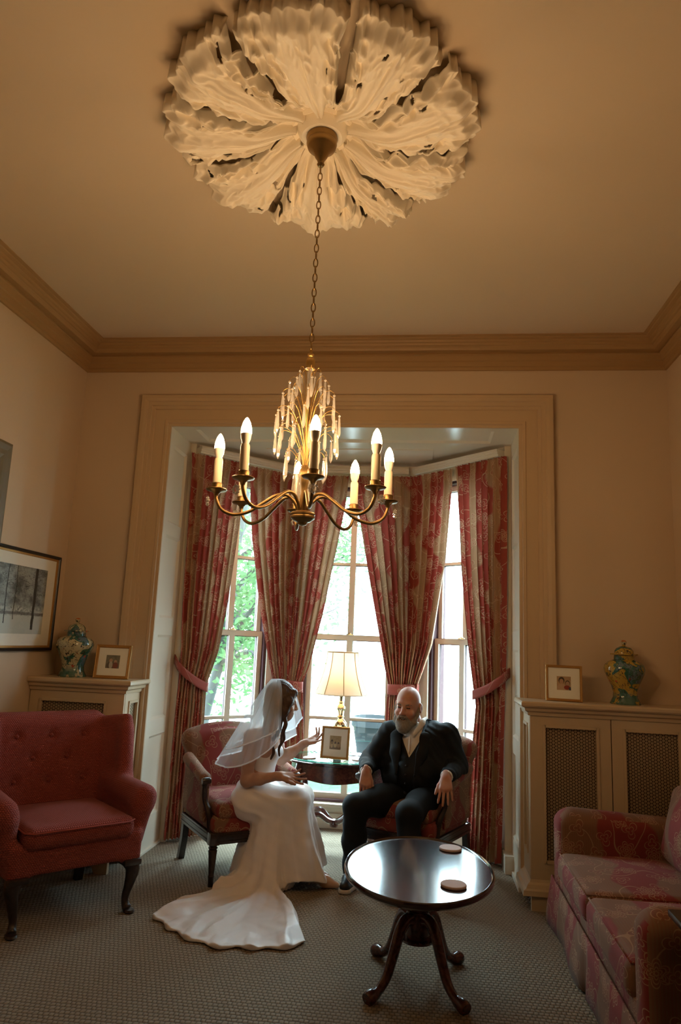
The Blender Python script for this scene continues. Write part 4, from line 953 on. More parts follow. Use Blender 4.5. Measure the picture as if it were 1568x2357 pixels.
M['shade'] = t.out(t.n('ShaderNodeMixShader', {0: .36, 1: t.n('ShaderNodeBsdfDiffuse', {'Color': cs}).outputs[0], 2: t.n('ShaderNodeBsdfTranslucent', {'Color': cs}).outputs[0]}).outputs[0])
def bell(zf): return .118+.082*(1-zf)**1.7
SH0, SH1 = .458, .772; NS = 8; V = []; UVs = []
for j in range(17):
    zf = j/16
    for i in range(NS*6):
        a = 2*PI*i/(NS*6)+.2; f = (a-.2) % (2*PI/NS)-PI/NS
        r = bell(zf)*(1-.35*(1-math.cos(PI/NS)/math.cos(f)) )
        r = bell(zf)*(.55+.45*math.cos(PI/NS)/math.cos(f))
        V.append((r*math.cos(a), r*math.sin(a), SH0+(SH1-SH0)*zf))
m_ = NS*6
sh_ = mesh('shade', V, [[j*m_+i, j*m_+(i+1) % m_, (j+1)*m_+(i+1) % m_, (j+1)*m_+i] for j in range(16) for i in range(m_)], M['shade'], lp)
M['trim_gold'] = paint('shade_trim', (.55, .34, .14), .7)
for i in range(NS):
    a = 2*PI*i/NS+.2; MB().tube([(bell(j/12)*math.cos(a)*1.003, bell(j/12)*math.sin(a)*1.003, SH0+(SH1-SH0)*j/12) for j in range(13)], .0028, 6).build('rib', M['trim_gold'], sh_)
for zf in (0, 1):
    rr = bell(zf); MB().tube([(rr*math.cos(2*PI*i/48), rr*math.sin(2*PI*i/48), SH0+(SH1-SH0)*zf) for i in range(49)], .004, 6, False).build('rim', M['trim_gold'] if zf else M['shade'], sh_)
MB().lathe([(0, .55), (.012, .55), (.02, .575), (.03, .61), (.026, .64), (0, .66)], 16).build('bulb', emit('lamp_bulb', (1, .66, .34), 60.0), lp)
MB().tube(bez([(.05, .06, .004), (.12, .08, .0), (.20, .05, -.0), (.245, -.02, -.015), (.235, -.08, -.20), (.26, -.03, -.45), (.27, .05, -.60), (.2, .25, -.636)], 6), .003, 6).build('cord', M['black'], lp)
def coaster(loc, r, label):
    o = MB().lathe([(0, 0), (r-.003, 0), (r, .003), (r, .009), (r-.003, .012), (0, .012)], 36).build('coaster', M['coaster'], None, loc=loc); tag(o, label, 'coaster', 'round pinkish coasters'); return o
coaster((-.80, 5.335, .644), .048, 'pale round coaster on the console behind the hand of the bride')
coaster((-.445, 5.375, .644), .050, 'pale round coaster on the console right of the photo frame')
# ------------------------------------------------------------------ oval pedestal table
TX, TY = .006, 3.53
ot = thing('pedestal_table', 'low oval dark mahogany table on four splayed pedestal legs', 'table', (TX, TY, 0))
V, F = sweep(ellpath(.345, .50, 96), [(.06, .462), (.012, .464), (.002, .472), (0, .482), (.004, .492), (.009, .495), (.013, .492), (.017, .487), (.06, .487)], lambda a, b, h: (a, b, h), closed=True)
F.append([i*9+8 for i in range(96)])
F.append([i*9 for i in range(95, -1, -1)])
mesh('table_top', V, F, M['tabletop'], ot, True).data.set_sharp_from_angle(angle=math.radians(35))
MB().lathe([(0, .185), (.052, .185), (.058, .20), (.056, .285), (.050, .295), (.052, .302), (.044, .306), (.046, .322), (.034, .328), (.030, .34), (.040, .36), (.043, .385), (.038, .41), (.028, .43), (.030, .445), (.05, .455), (.09, .462), (0, .462)], 24).build('column', M['mahogany'], ot)
MB().lathe([(0, .17), (.075, .175), (.078, .186), (.05, .19), (0, .19)], 24).build('pendant', M['mahogany'], ot)
for sx in (-1, 1):
    for sy in (-1, 1):
        dx, dy = sx*.198/.31, sy*.238/.31
        pts = bez([(dx*.045, dy*.045, .272), (dx*.085, dy*.085, .275), (dx*.125, dy*.125, .235), (dx*.165, dy*.165, .150), (dx*.205, dy*.205, .075), (dx*.255, dy*.255, .035), (dx*.300, dy*.300, .026), (dx*.325, dy*.325, .020)], 4)
        n = len(pts); MB().tube(pts, [.030-.010*min(1, i/18) if i < 20 else .020+.010*math.sin((i-20)/max(1, n-21)*PI*.8) for i in range(n)], 12).build('leg', M['mahogany'], ot)
coaster((.163, 3.845, .4875), .056, 'round coaster at the far right of the oval table')
coaster((.155, 3.29, .4875), .056, 'round coaster nearest the front edge of the oval table')
# ------------------------------------------------------------------ sofa and end table
sf = thing('sofa', 'red damask skirted sofa along the right wall', 'sofa', (1.18, 3.55, 0))
def sf_sdf(lo, hi, h=.011): return SDF(lo, hi, h)
FX, BX, Y0, Y1 = -.41, .43, -.85, .86
b = sf_sdf((-.50, -.9, .0), (.55, .9, .36)); b.box((.01, .0, .19), (.42, .84, .13), .03); sdf_obj(b, 'base', M['floral'], sf)
sk = []
ring = []
per = [(FX-.01, Y1), (FX-.01, Y0), (BX, Y0), (BX, Y1)]
def edge(a, b, n): return [(a[0]+(b[0]-a[0])*i/n, a[1]+(b[1]-a[1])*i/n) for i in range(n)]
pp = edge(per[0], per[1], 80)+edge(per[1], per[2], 40)+edge(per[2], per[3], 20)+edge(per[3], per[0], 40)
def skirt_ring(z, fl):
    o = []
    for x, y in pp:
        g = .012*fl*math.sin(y*9+x*7)
        pl = .03*fl*math.exp(-((y-.0)/.03)**2) if x < -.3 else 0
        o.append((x-.02*fl+g+pl if x < 0 else x, y*(1+.012*fl), z))
    return o
V, F = loft([skirt_ring(.245, 0), skirt_ring(.16, .4), skirt_ring(.08, .8), skirt_ring(.012, 1)]); o = mesh('skirt', V, F, M['floral'], sf); boxuv(o); o.modifiers.new('t', 'SOLIDIFY').thickness = .008
for y0, y1 in ((-.70, -.015), (-.005, .665)):
    c = sf_sdf((-.48, y0-.05, .24), (.36, y1+.05, .50), .010); c.box((-.07, (y0+y1)/2, .355), (.365, (y1-y0)/2, .072), .05); c.ell((-.05, (y0+y1)/2, .40), (.28, .26, .045), .05); o = sdf_obj(c, 'seat_cushion', M['floral'], sf)
    V, F = sweep([(-.415, y0+.02), (.25, y0+.02), (.25, y1-.02), (-.415, y1-.02)], [(.000, .4195), (-.006, .4145), (.0, .4095), (.006, .4145), (0, .4195)], lambda a, b_, h: (a, b_, h), closed=True); mesh('piping', V, F, M['floral'], o, uv=[(p[0], p[1]) for p in V])
for y0, y1 in ((-.85, -.70), (.665, .85)):
    a = sf_sdf((-.5, y0-.06, .05), (.52, y1+.06, .70)); a.box((.0, (y0+y1)/2, .33), (.42, (y1-y0)/2, .275), .055)
    a.cap((-.33, (y0+y1)/2, .56), (.34, (y0+y1)/2, .53), .078, .075, .03); sdf_obj(a, 'arm', M['floral'], sf)
k = sf_sdf((.18, -.9, .2), (.55, .9, .86)); k.box((.32, 0, .49), (.085, .82, .29), .05, 0, 'add', Matrix.Rotation(math.radians(8), 4, 'Y')); sdf_obj(k, 'backrest', M['floral'], sf)
for yc, nm in ((-.35, 'back_cushion'), (.33, 'back_cushion')):
    c = sf_sdf((-.1, yc-.40, .36), (.48, yc+.40, .94), .010); Rr = Matrix.Rotation(math.radians(14), 4, 'Y')
    c.box((.20, yc, .62), (.075, .325, .205), .07, 0, 'add', Rr); c.ell((.165, yc, .63), (.10, .24, .15), .05, 'add', Rr); sdf_obj(c, nm, M['floral'], sf)
et = thing('end_table', 'dark edged corner of a small table beside the sofa arm', 'table', (1.09, 2.40, 0))
MB().box((-.26, -.26, .645), (.26, .26, .668), .006).box((-.245, -.245, .632), (.245, .245, .645), .003).build('table_top', M['darkwood'], et)
MB().box((-.22, -.22, .54), (.22, .22, .632), .003).build('apron', M['darkwood'], et)
for sx in (-1, 1):
    for sy in (-1, 1): MB().poly(*loft([[(sx*.20+dx*w, sy*.20+dy*w, z) for dx, dy in ((-1, -1), (1, -1), (1, 1), (-1, 1))] for w, z in ((.022, .60), (.013, 0))], cap=True)).build('leg', M['darkwood'], et, False)
# ------------------------------------------------------------------ people
def skin(name, col, red):
    t = NT(name); tc = t.n('ShaderNodeTexCoord').outputs['Object']; nz = t.n('ShaderNodeTexNoise', {'Vector': tc, 'Scale': 28.0, 'Detail': 4.0}).outputs[0]
    return t.out(t.pbsdf(t.mix(t.ramp(nz, .35, .7), col, red), .48, 0, .35, Subsurface_Weight=.08, Subsurface_Scale=.02))
M['skin_m'] = skin('man_skin', (.50, .265, .18), (.48, .21, .145)); M['skin_f'] = skin('woman_skin', (.50, .29, .20), (.46, .25, .17))
M['suit'] = paint('black_suit_cloth', (.007, .0085, .010), .72, .15, 60, spec=.22); M['vest'] = paint('black_waistcoat', (.005, .006, .007), .6, .1, 60, spec=.22)
M['shirt'] = paint('white_shirt', (.78, .72, .64), .75, .03); M['beard'] = paint('grey_beard', (.23, .195, .155), .85, .45, 70, .9, 160)
M['hair'] = paint('brown_hair', (.060, .030, .018), .48, .5, 60, .5, 140); M['lens'] = paint('dark_eye', (.015, .012, .012), .15)
M['lip'] = paint('lip', (.30, .09, .07), .45); M['mouthdark'] = paint('mouth_inside', (.03, .01, .01), .6); M['teeth'] = paint('teeth', (.6, .55, .46), .3)
M['satin'] = paint('ivory_satin', (.83, .79, .78), .36, .02, 5, spec=.45, Sheen_Weight=.3)
M['veil'] = veil_mat('veil_tulle', .31); M['veil_edge'] = veil_mat('veil_ribbon', .85, (.92, .94, .97)); M['nude'] = paint('nude_shoe', (.62, .43, .32), .35)
M['black_shoe'] = paint('black_shoe', (.014, .014, .016), .4); M['sole'] = paint('cream_sole', (.62, .56, .48), .6, .15, 60)
def V3(*a): return np.array(a if len(a) == 3 else a[0], float)
class Fr:
    """a placed frame: p() maps local points, R the rotation"""
    def __init__(s, o, M3, sc=1.0): s.o = np.array(o, float); s.M = np.array(M3.to_3x3()) if isinstance(M3, Matrix) else np.array(M3); s.sc = sc; s.R = Matrix(s.M.tolist()).to_4x4()
    def p(s, x, y, z): return s.o+s.sc*(s.M @ np.array((x, y, z)))
    def d(s, x, y, z): return s.M @ np.array((x, y, z))
def head(s, f, female=False):
    """face looks along local -Y, origin between the ears at eye height"""
    q = f.sc; e = lambda c, r, k=.015, mode='add': s.ell(f.p(*c), [v*q for v in r], k*q, mode, f.R); c_ = lambda a, b, ra, rb, k=.012, mode='add': s.cap(f.p(*a), f.p(*b), ra*q, rb*q, k*q, mode)
    e((0, .012, .030), (.078, .098, .092)); e((0, -.028, -.045), (.063, .068, .088), .03)
    e((0, -.040, -.088), (.040, .050, .044), .03)
    c_((-.034, -.081, .018), (.034, -.081, .018), .013, .013, .02)
    for sg in (-1, 1):
        e((sg*.031, -.092, -.001), (.020, .013, .011), .010, 'sub'); e((sg*.031, -.079, -.002), (.014, .012, .010), .006)
        e((sg*.040, -.068, -.040), (.027, .025, .022), .018)
        e((sg*.084, .012, -.010), (.013, .023, .034), .008); e((sg*.097, .005, -.008), (.008, .011, .020), .005, 'sub')
        e((sg*.0135, -.102, -.040), (.010, .011, .009), .006)
    c_((0, -.086, .010), (0, -.110, -.034), .009, .0125, .012); e((0, -.108, -.036), (.0125, .012, .011), .006)
    c_((-.022, -.088, -.066), (.022, -.088, -.066), .007, .007, .012); c_((-.018, -.086, -.079), (.018, -.086, -.079), .008, .008, .012)
    c_((-.024, -.096, -.0725), (.024, -.096, -.0725), .003, .003, .004, 'sub')
def hand(s, w, d, n, th, curl, sc=1.0, spread=.10, thumb=(.7, .5), k=.006):
    """w wrist, d towards the knuckles, n out of the back of the hand, th towards the thumb; curl: per finger three bends"""
    d = V3(d)/np.linalg.norm(d); n = V3(n); n = n-d*(n@d); n /= np.linalg.norm(n); t = np.cross(n, d); t = t if t@V3(th) > 0 else -t
    P = lambda a, b, c: w+sc*(d*a+t*b+n*c)
    s.chain([P(-.02, 0, 0), P(.012, 0, 0)], [.025*sc, .025*sc], .012)
    for b0, b1, L in ((.016, .027, .080), (.006, .009, .086), (-.005, -.010, .083), (-.015, -.027, .074)):
        s.cap(P(.005, b0, 0), P(L, b1, .002), .0155*sc, .0125*sc, .010*sc)
    s.cap(P(.02, .018, -.008), P(.055, .025, -.008), .014*sc, .012*sc, .010*sc)
    for i, (b, L, l, r) in enumerate(((.028, .085, .072, .0084), (.0095, .091, .080, .0086), (-.010, .087, .074, .0082), (-.028, .078, .058, .0074))):
        a = spread*(1.5-i)/1.5; dd = d*math.cos(a)+t*math.sin(a); p = P(L-.008, b, .001); ang = 0; rr = r*sc; pts = [p]; rad = [rr*1.15]
        for j, f in enumerate((.46, .30, .24)):
            ang += curl[i][j]; v = dd*math.cos(ang)-n*math.sin(ang); p = p+v*(l*f+(.008 if j == 0 else 0))*sc; pts.append(p); rad.append(rr*(1-.09*(j+1)))
        s.chain(pts, rad, k*.6)
    ta, tb = thumb; v1 = d*math.cos(ta)+t*math.sin(ta)*.9-n*tb*.5; v1 /= np.linalg.norm(v1); v2 = d*math.cos(ta*.55)+t*math.sin(ta*.55)-n*tb*.6; v2 /= np.linalg.norm(v2)
    b = P(.020, .020, -.004); m = b+v1*.040*sc; s.chain([b, m, m+v2*.030*sc, m+v2*.030*sc+(v2*.9+d*.1)*.024*sc], [.014*sc, .0112*sc, .0098*sc, .0082*sc], .008)
def put(s, name, mat, par, smooth=1):
    V, F = s.mesh(smooth); l = par.matrix_basis.translation if par.parent is None else par.parent.matrix_basis.translation
    return mesh(name, V-np.array(l), F, mat, par, True)
def cut(s, fn):
    x, y, z = s.ax[0][:, None, None], s.ax[1][None, :, None], s.ax[2][None, None, :]
    s.D = np.maximum(s.D, -fn(x, y, z)).astype(np.float32); return s
# ---- the man
man = thing('person', 'bald bearded man in black suit and open white shirt, smiling in armchair', 'person', (-.02, 5.05, 0))
by = math.radians(-15); tf = Fr((-.015, 5.13, 0), Matrix.Rotation(by, 3, 'Z'))       # torso frame: looks along local -Y
HM = Fr((-.088, 5.075, 1.078), rotm(math.radians(4), math.radians(3), math.radians(-17)), 1.04)
SR, SL = V3(-.208, 5.165, .886), V3(.188, 5.085, .902)
ER, EL = V3(-.345, 5.12, .690), V3(.258, 5.08, .695)
WR, WL = V3(-.352, 4.905, .655), V3(.170, 4.785, .672)
bd = SDF((-.47, 4.60, .40), (.42, 5.34, 1.24), .004)
head(bd, HM)
bd.cap(tf.p(-.02, .02, .90), HM.p(0, .035, -.06), .066, .066, .03)
bd.ell(tf.p(0, 0, .80), (.15, .09, .12), .03)
for S_, E_, W_ in ((SR, ER, WR), (SL, EL, WL)): bd.chain([tf.p(0, .02, .86), S_, E_, W_], [.05, .045, .040, .027], .02)
cr = (.75, .75, .5)
hand(bd, WR, (.02, -.45, -.85), (.05, -.9, .40), (1, 0, 0), [(.30, .65, .45), (.25, .55, .4), (.25, .55, .4), (.25, .5, .4)], 1.08, .06, (.45, .5))
hand(bd, WL, (-.03, -.66, -.70), (0, -.72, .66), (-1, 0, 0), [(.42, .12, .10), (.36, .12, .1), (.38, .14, .1), (.42, .15, .1)], 1.10, .20, (.6, .2))
put(bd, 'body', M['skin_m'], man)
# beard, brows, eyes, mouth
b = SDF((-.24, 4.90, .86), (.06, 5.2, 1.10), .0035); q = HM.sc
for sg in (-1, 1):
    b.chain([HM.p(sg*.079, -.006, -.005), HM.p(sg*.074, -.020, -.05), HM.p(sg*.058, -.045, -.095), HM.p(0, -.075, -.125)], [.008, .011, .020, .034], .02)
    b.chain([HM.p(0, -.104, -.056), HM.p(sg*.022, -.101, -.060), HM.p(sg*.036, -.090, -.082), HM.p(sg*.034, -.080, -.105)], [.007, .0085, .009, .014], .012)
b.ell(HM.p(0, -.072, -.124), (.048, .040, .046), .03, 'add', HM.R)
b.cap(HM.p(-.018, -.088, -.100), HM.p(.018, -.088, -.100), .016, .016, .015)
b.cap(HM.p(-.020, -.104, -.0755), HM.p(.020, -.104, -.0755), .0065, .0065, .004, 'sub')
b.warp(lambda x, y, z: .0022*np.sin(x*420+z*160)*np.sin(z*330+y*200))
put(b, 'beard', M['beard'], man)
def bits(name, parts, mat, par, h=.0025):
    lo = np.min([np.minimum(p[0], p[1])-p[2]-.01 for p in parts], 0); hi = np.max([np.maximum(p[0], p[1])+p[2]+.01 for p in parts], 0)
    s = SDF(lo, hi, h)
    for p in parts: s.cap(p[0], p[1], p[2], p[2], .002)
    return put(s, name, mat, par, 1)
for sg in (-1, 1):
    bits('eyebrow', [(HM.p(sg*.018, -.0945, .016), HM.p(sg*.034, -.093, .022), .0045), (HM.p(sg*.034, -.093, .022), HM.p(sg*.050, -.080, .016), .0038)], M['beard'], man)
    bits('eye', [(HM.p(sg*.022, -.0905, -.0025), HM.p(sg*.041, -.0865, -.0020), .0042)], M['lens'], man)
mo = bits('mouth', [(HM.p(-.021, -.0900, -.0690), HM.p(-.007, -.0960, -.0755), .0045), (HM.p(-.007, -.0960, -.0755), HM.p(.007, -.0960, -.0755), .0055), (HM.p(.007, -.0960, -.0755), HM.p(.021, -.0900, -.0690), .0045)], M['mouthdark'], man)
bits('teeth', [(HM.p(-.014, -.0965, -.0705), HM.p(-.004, -.1000, -.0735), .0022), (HM.p(-.004, -.1000, -.0735), HM.p(.004, -.1000, -.0735), .0024), (HM.p(.004, -.1000, -.0735), HM.p(.014, -.0965, -.0705), .0022)], M['teeth'], mo)
# shirt, waistcoat, jacket
def torso(s, g):
    s.ell(tf.p(.0, .0, .775), (.205+g, .135+g, .175+g), .05, 'add', tf.R); s.ell(tf.p(0, -.045, .625), (.190+g, .170+g, .155+g), .06, 'add', tf.R)
    s.ell(tf.p(.01, .0, .515), (.195+g, .165+g, .10+g), .05, 'add', tf.R)
    s.cap(tf.p(-.115, .03, .875), tf.p(.115, .03, .890), .062+g, .062+g, .06)
    return s
LO, HI = (-.46, 4.70, .38), (.44, 5.40, 1.06)
def loc(x, y, z):
    dx, dy = x-tf.o[0], y-tf.o[1]; c, sn = math.cos(by), math.sin(by); return dx*c+dy*sn, -dx*sn+dy*c
sh = torso(SDF(LO, HI, .006), -.012); sh.cap(tf.p(-.02, .015, .87), HM.p(0, .03, -.085), .078, .076, .03)
sh.plane(HM.p(0, .01, -.098), HM.d(0, .42, .9))
o_sh = put(sh, 'shirt', M['shirt'], man)
for sg in (-1, 1):       # collar points
    c = SDF((-.22, 4.93, .84), (.14, 5.22, 1.05), .004); a0, a1 = tf.p(sg*.064-.02, -.035, .968), tf.p(sg*.030-.025, -.122, .895)
    c.chain([tf.p(sg*.068-.02, .03, .985), a0, a1], [.020, .027, .016], .008, 'add', ((sg*.72, -.64, .25), 4.0)); put(c, 'collar', M['shirt'], o_sh)
bits('placket', [(tf.p(-.018, -.140, .88), tf.p(-.02, -.150, .78), .006)], M['shirt'], o_sh)
vs = torso(SDF(LO, HI, .006), .0)
cut(vs, lambda x, y, z: np.maximum(np.abs(loc(x, y, z)[0]+.02)-np.clip((z-.742)*.56, -.05, .2), loc(x, y, z)[1]+.0))
cut(vs, lambda x, y, z: .905-z+0*x+0*y)
vs.plane((0, 0, .50), (0, 0, -1)); o_v = put(vs, 'waistcoat', M['vest'], man)
for k in range(4):
    zb = .70-.055*k; o = MB().lathe([(0, -.004), (.007, -.003), (.008, 0), (.006, .003), (0, .004)], 10)
    o.V = [(x, -z, y) for x, y, z in o.V]; pb = tf.p(-.02, -.215-.004*k if zb < .68 else -.205, zb); o.build('button', M['black'], o_v, loc=tuple(pb-np.array(man.location)))
jk = torso(SDF(LO, HI, .006), .014)
for S_, E_, W_ in ((SR, ER, WR), (SL, EL, WL)):
    jk.chain([S_, E_, E_+(W_-E_)*.86], [.079, .066, .050], .035)
jk.cap(tf.p(-.10, .05, .905), tf.p(.10, .05, .915), .055, .055, .04)
jk.ell(tf.p(-.175, .0, .64), (.075, .12, .16), .05, 'add', tf.R); jk.ell(tf.p(.175, .0, .64), (.07, .12, .16), .05, 'add', tf.R)
cut(jk, lambda x, y, z: np.maximum(np.abs(loc(x, y, z)[0]+.025)-np.clip(.052+(z-.60)*.135+np.maximum(.60-z, 0)*.30, .03, .2), loc(x, y, z)[1]-.005))
cut(jk, lambda x, y, z: np.sqrt((x-HM.p(0, .03, -.1)[0])**2+(y-HM.p(0, .03, -.1)[1])**2)-.088+np.maximum(.88-z, 0)*3)
for E_, W_ in ((ER, WR), (EL, WL)):
    d = (W_-E_)/np.linalg.norm(W_-E_); jk.cap(E_+(W_-E_)*.80, E_+(W_-E_)*1.02, .036, .038, .004, 'sub')
jk.warp(lambda x, y, z: .0035*np.sin(z*70+x*60+2*np.sin(y*30))*np.sin(y*45+x*20))
o_j = put(jk, 'jacket', M['suit'], man)
for sg in (-1, 1):
    l = SDF(LO, HI, .006); l.chain([tf.p(sg*.092-.02, .02, .965), tf.p(sg*.104-.02, -.105, .875), tf.p(sg*.092-.02, -.168, .775), tf.p(sg*.066-.02, -.222, .650)], [.030, .042, .038, .014], .02, 'add', ((sg*.35, -1, .3), 3.2)); put(l, 'lapel', M['suit'], o_j)
for E_, W_ in ((ER, WR), (EL, WL)):
    c = SDF(np.minimum(E_, W_)-.08, np.maximum(E_, W_)+.08, .0028); c.cap(E_+(W_-E_)*.80, E_+(W_-E_)*.93, .041, .041, 0); c.cap(E_+(W_-E_)*.7, E_+(W_-E_)*1.1, .034, .034, 0, 'sub'); put(c, 'shirt_cuff', M['shirt'], o_sh)
tr = SDF((-.52, 4.42, .03), (.36, 5.36, .66), .007)
tr.ell(tf.p(.01, .0, .50), (.192, .16, .10), .04, 'add', tf.R)
KR, AR, KL, AL = V3(-.400, 4.73, .468), V3(-.405, 4.775, .075), V3(-.062, 4.66, .462), V3(-.045, 4.655, .075)
for hp, K_, A_ in ((V3(-.085, 5.10, .485), KR, AR), (V3(.085, 5.05, .485), KL, AL)):
    tr.chain([hp, hp*.5+K_*.5, K_], [.105, .094, .077], .05); tr.chain([K_, K_*.5+A_*.5, A_], [.077, .074, .066], .03)
tr.warp(lambda x, y, z: .004*np.sin(z*48+x*25+2*np.sin(y*18))*np.clip((.5-z)*4, .2, 1))
put(tr, 'trousers', M['suit'], man)
for A_, dx in ((AR, -.03), (AL, -.10)):
    s = SDF((A_[0]-.22, A_[1]-.28, .0), (A_[0]+.16, A_[1]+.16, .17), .005); h_ = A_+V3(.012, .045, -.035); m_ = A_+V3(dx*.4, -.09, -.033); t_ = A_+V3(dx, -.185, -.042)
    s.chain([h_, m_, t_], [.040, .043, .034], .03); s.cap(A_, A_+V3(0, .01, .06), .048, .046, .03); s.plane((0, 0, .022), (0, 0, -1)); o = put(s, 'shoe', M['black_shoe'], man)
    s = SDF((A_[0]-.24, A_[1]-.30, .0), (A_[0]+.16, A_[1]+.16, .06), .005); s.chain([h_*V3(1, 1, 0)+V3(0, 0, .012), m_*V3(1, 1, 0)+V3(0, 0, .012), t_*V3(1, 1, 0)+V3(0, 0, .012)], [.044, .048, .040], .03); s.plane((0, 0, .003), (0, 0, -1)); s.plane((0, 0, .027), (0, 0, 1)); put(s, 'sole', M['sole'], o)
# ---- the bride
br = thing('person', 'bride in ivory satin gown and short tulle veil, gesturing with both hands', 'person', (-1.0, 4.70, 0))
HB = Fr((-.908, 4.715, 1.098), Matrix.Rotation(math.radians(100), 3, 'Z') @ Matrix.Rotation(math.radians(9), 3, 'X'), .95)
S1, E1, W1 = V3(-1.075, 4.595, .878), V3(-1.078, 4.565, .612), V3(-.862, 4.53, .660)     # near arm
S2, E2, W2 = V3(-.985, 4.86, .880), V3(-.935, 4.92, .695), V3(-.770, 4.90, .812)         # far arm
bb = SDF((-1.22, 4.42, .46), (-.55, 5.02, 1.24), .004)
head(bb, HB, True)
bb.cap(V3(-.965, 4.715, .90), HB.p(0, .035, -.05), .048, .047, .025)
bb.ell((-1.005, 4.725, .80), (.085, .135, .13), .03, 'add', Matrix.Rotation(math.radians(12), 4, 'Z') @ Matrix.Rotation(math.radians(14), 4, 'Y'))
bb.cap(S1+V3(.02, .03, .0), S2+V3(-.01, -.03, 0), .044, .044, .04); bb.ell((-1.03, 4.72, .64), (.08, .115, .12), .04)
for S_, E_, W_ in ((S1, E1, W1), (S2, E2, W2)): bb.chain([S_, S_*.5+E_*.5, E_], [.047, .044, .037], .025); bb.chain([E_, E_*.6+W_*.4, W_], [.037, .036, .0235], .02)
hand(bb, W1, (.97, .05, -.02), (-.05, .55, -.83), (.1, -.85, -.5), [(-.12, .10, .1), (.02, .15, .1), (.16, .20, .1), (.34, .25, .1)], 1.0, .24, (.6, -.1))
hand(bb, W2, (.93, -.05, .30), (.15, .30, -.95), (.0, .5, .9), [(1.15, .2, .1), (.95, .15, .1), (.55, .1, .1), (.15, .1, .1)], .98, .24, (.8, .1))
put(bb, 'body', M['skin_f'], br)
for sg in (-1, 1): bits('eye', [(HB.p(sg*.022, -.0900, -.0022), HB.p(sg*.040, -.0865, -.0022), .0036)], M['lens'], br)
bits('lips', [(HB.p(-.013, -.0955, -.069), HB.p(.013, -.0955, -.069), .0040), (HB.p(-.012, -.0945, -.077), HB.p(.012, -.0945, -.077), .0045)], M['lip'], br)
hr = SDF((-1.12, 4.50, .70), (-.70, 4.92, 1.26), .004)
q = HB.sc
hr.ell(HB.p(0, .022, .038), (.090*q, .104*q, .098*q), .01, 'add', HB.R)
for sg in (-1, 1): hr.ell(HB.p(sg*.074, .012, -.02), (.020*q, .042*q, .055*q), .02, 'add', HB.R)
hr.ell(HB.p(0, .06, -.06), (.075*q, .06*q, .10*q), .04, 'add', HB.R)
for sg in (-1, 1): hr.chain([HB.p(sg*.050, -.074, .068), HB.p(sg*.080, -.046, .01), HB.p(sg*.084, -.030, -.06), HB.p(sg*.078, -.036, -.105)], [.022, .026, .026, .016], .03)
hr.ell(HB.p(0, -.098, -.03), (.050, .052, .088), .012, 'sub', HB.R)
hr.warp(lambda x, y, z: .0022*np.sin(y*330+x*150)*np.cos(x*210+z*30))
for pts, r0 in (([HB.p(-.078, -.036, -.09), HB.p(-.085, -.058, -.14), HB.p(-.088, -.052, -.19), HB.p(-.080, -.066, -.24), HB.p(-.070, -.046, -.30), HB.p(-.074, -.058, -.35)], .013),
                ([HB.p(-.066, -.020, -.12), HB.p(-.070, -.020, -.20), HB.p(-.074, .010, -.27), HB.p(-.086, -.016, -.33), HB.p(-.082, -.006, -.38)], .014),
                ([HB.p(.076, -.036, -.09), HB.p(.080, -.056, -.15), HB.p(.072, -.046, -.22), HB.p(.06, -.056, -.30)], .013),
                ([HB.p(-.05, .07, -.10), HB.p(-.075, .075, -.19), HB.p(-.06, .055, -.27), HB.p(-.082, .065, -.34)], .020)):
    b_ = bez(pts, 4); hr.chain(b_, [r0*(1-.55*i/len(b_)) for i in range(len(b_))], .006)
put(hr, 'hair', M['hair'], br)
# gown
g = SDF((-1.47, 3.58, .0), (-.48, 4.98, .84), .0058)
g.ell((-1.015, 4.725, .745), (.090, .128, .105), .03, 'add', Matrix.Rotation(math.radians(12), 4, 'Z') @ Matrix.Rotation(math.radians(16), 4, 'Y'))
g.ell((-.945, 4.685, .765), (.045, .055, .048), .03); g.ell((-.940, 4.785, .765), (.045, .055, .048), .03)
g.cap((-1.03, 4.72, .68), (-1.055, 4.715, .56), .105, .120, .05, 'add', ((1, 0, 0), 1.12))
for yy in (4.635, 4.775):
    g.cap((-1.070, yy, .470), (-.760, yy+.015, .500), .106, .080, .06)
g.cap((-1.085, 4.64, .47), (-1.085, 4.78, .47), .095, .095, .05)
zz = g.ax[2][None, None, :]; xx = g.ax[0][:, None, None]; yy = g.ax[1][None, :, None]
lerp = lambda zs, vs: np.interp(zz, zs, vs).astype(np.float32)
xf = lerp([0, .06, .25, .42, .54], [-.590, -.590, -.640, -.678, -.72]); xb = lerp([0, .06, .2, .36, .46, .54], [-1.13, -1.125, -1.10, -1.06, -1.00, -.95])
yn = lerp([0, .1, .3, .5], [4.46, 4.50, 4.555, 4.575]); yf_ = lerp([0, .3, .5], [4.90, 4.87, 4.85])
# folds fall from the lap
ang = np.arctan2(yy-4.72, xx+.86)
crs = lambda p: 1-np.abs(np.sin(p))**.7
fold = (.030*np.sin(ang*5+zz*3+.6)+.018*np.sin(ang*9-zz*6+1.3)-.014*crs(ang*6.5+zz*2.2)+.006*np.sin(ang*19+zz*6))*np.clip(1.2-zz/.46, 0, 1)
qx = np.abs(xx-(xf+xb)/2)-(xf-xb)/2+.09; qy = np.abs(yy-(yn+yf_)/2)-(yf_-yn)/2+.09
d2 = np.sqrt(np.maximum(qx, 0)**2+np.maximum(qy, 0)**2)+np.minimum(np.maximum(qx, qy), 0)-.09+fold
zlo = .006+.055*np.clip((xx+.86)/.14, 0, 1)+.012*np.sin(yy*38)*np.clip((xx+.86)/.14, 0, 1)
dsk = np.maximum(d2, np.maximum(zz-.50, (zlo-zz)*.9)).astype(np.float32)
full = tuple(slice(None) for _ in range(3)); g.comb(full, dsk, .05, 'add')
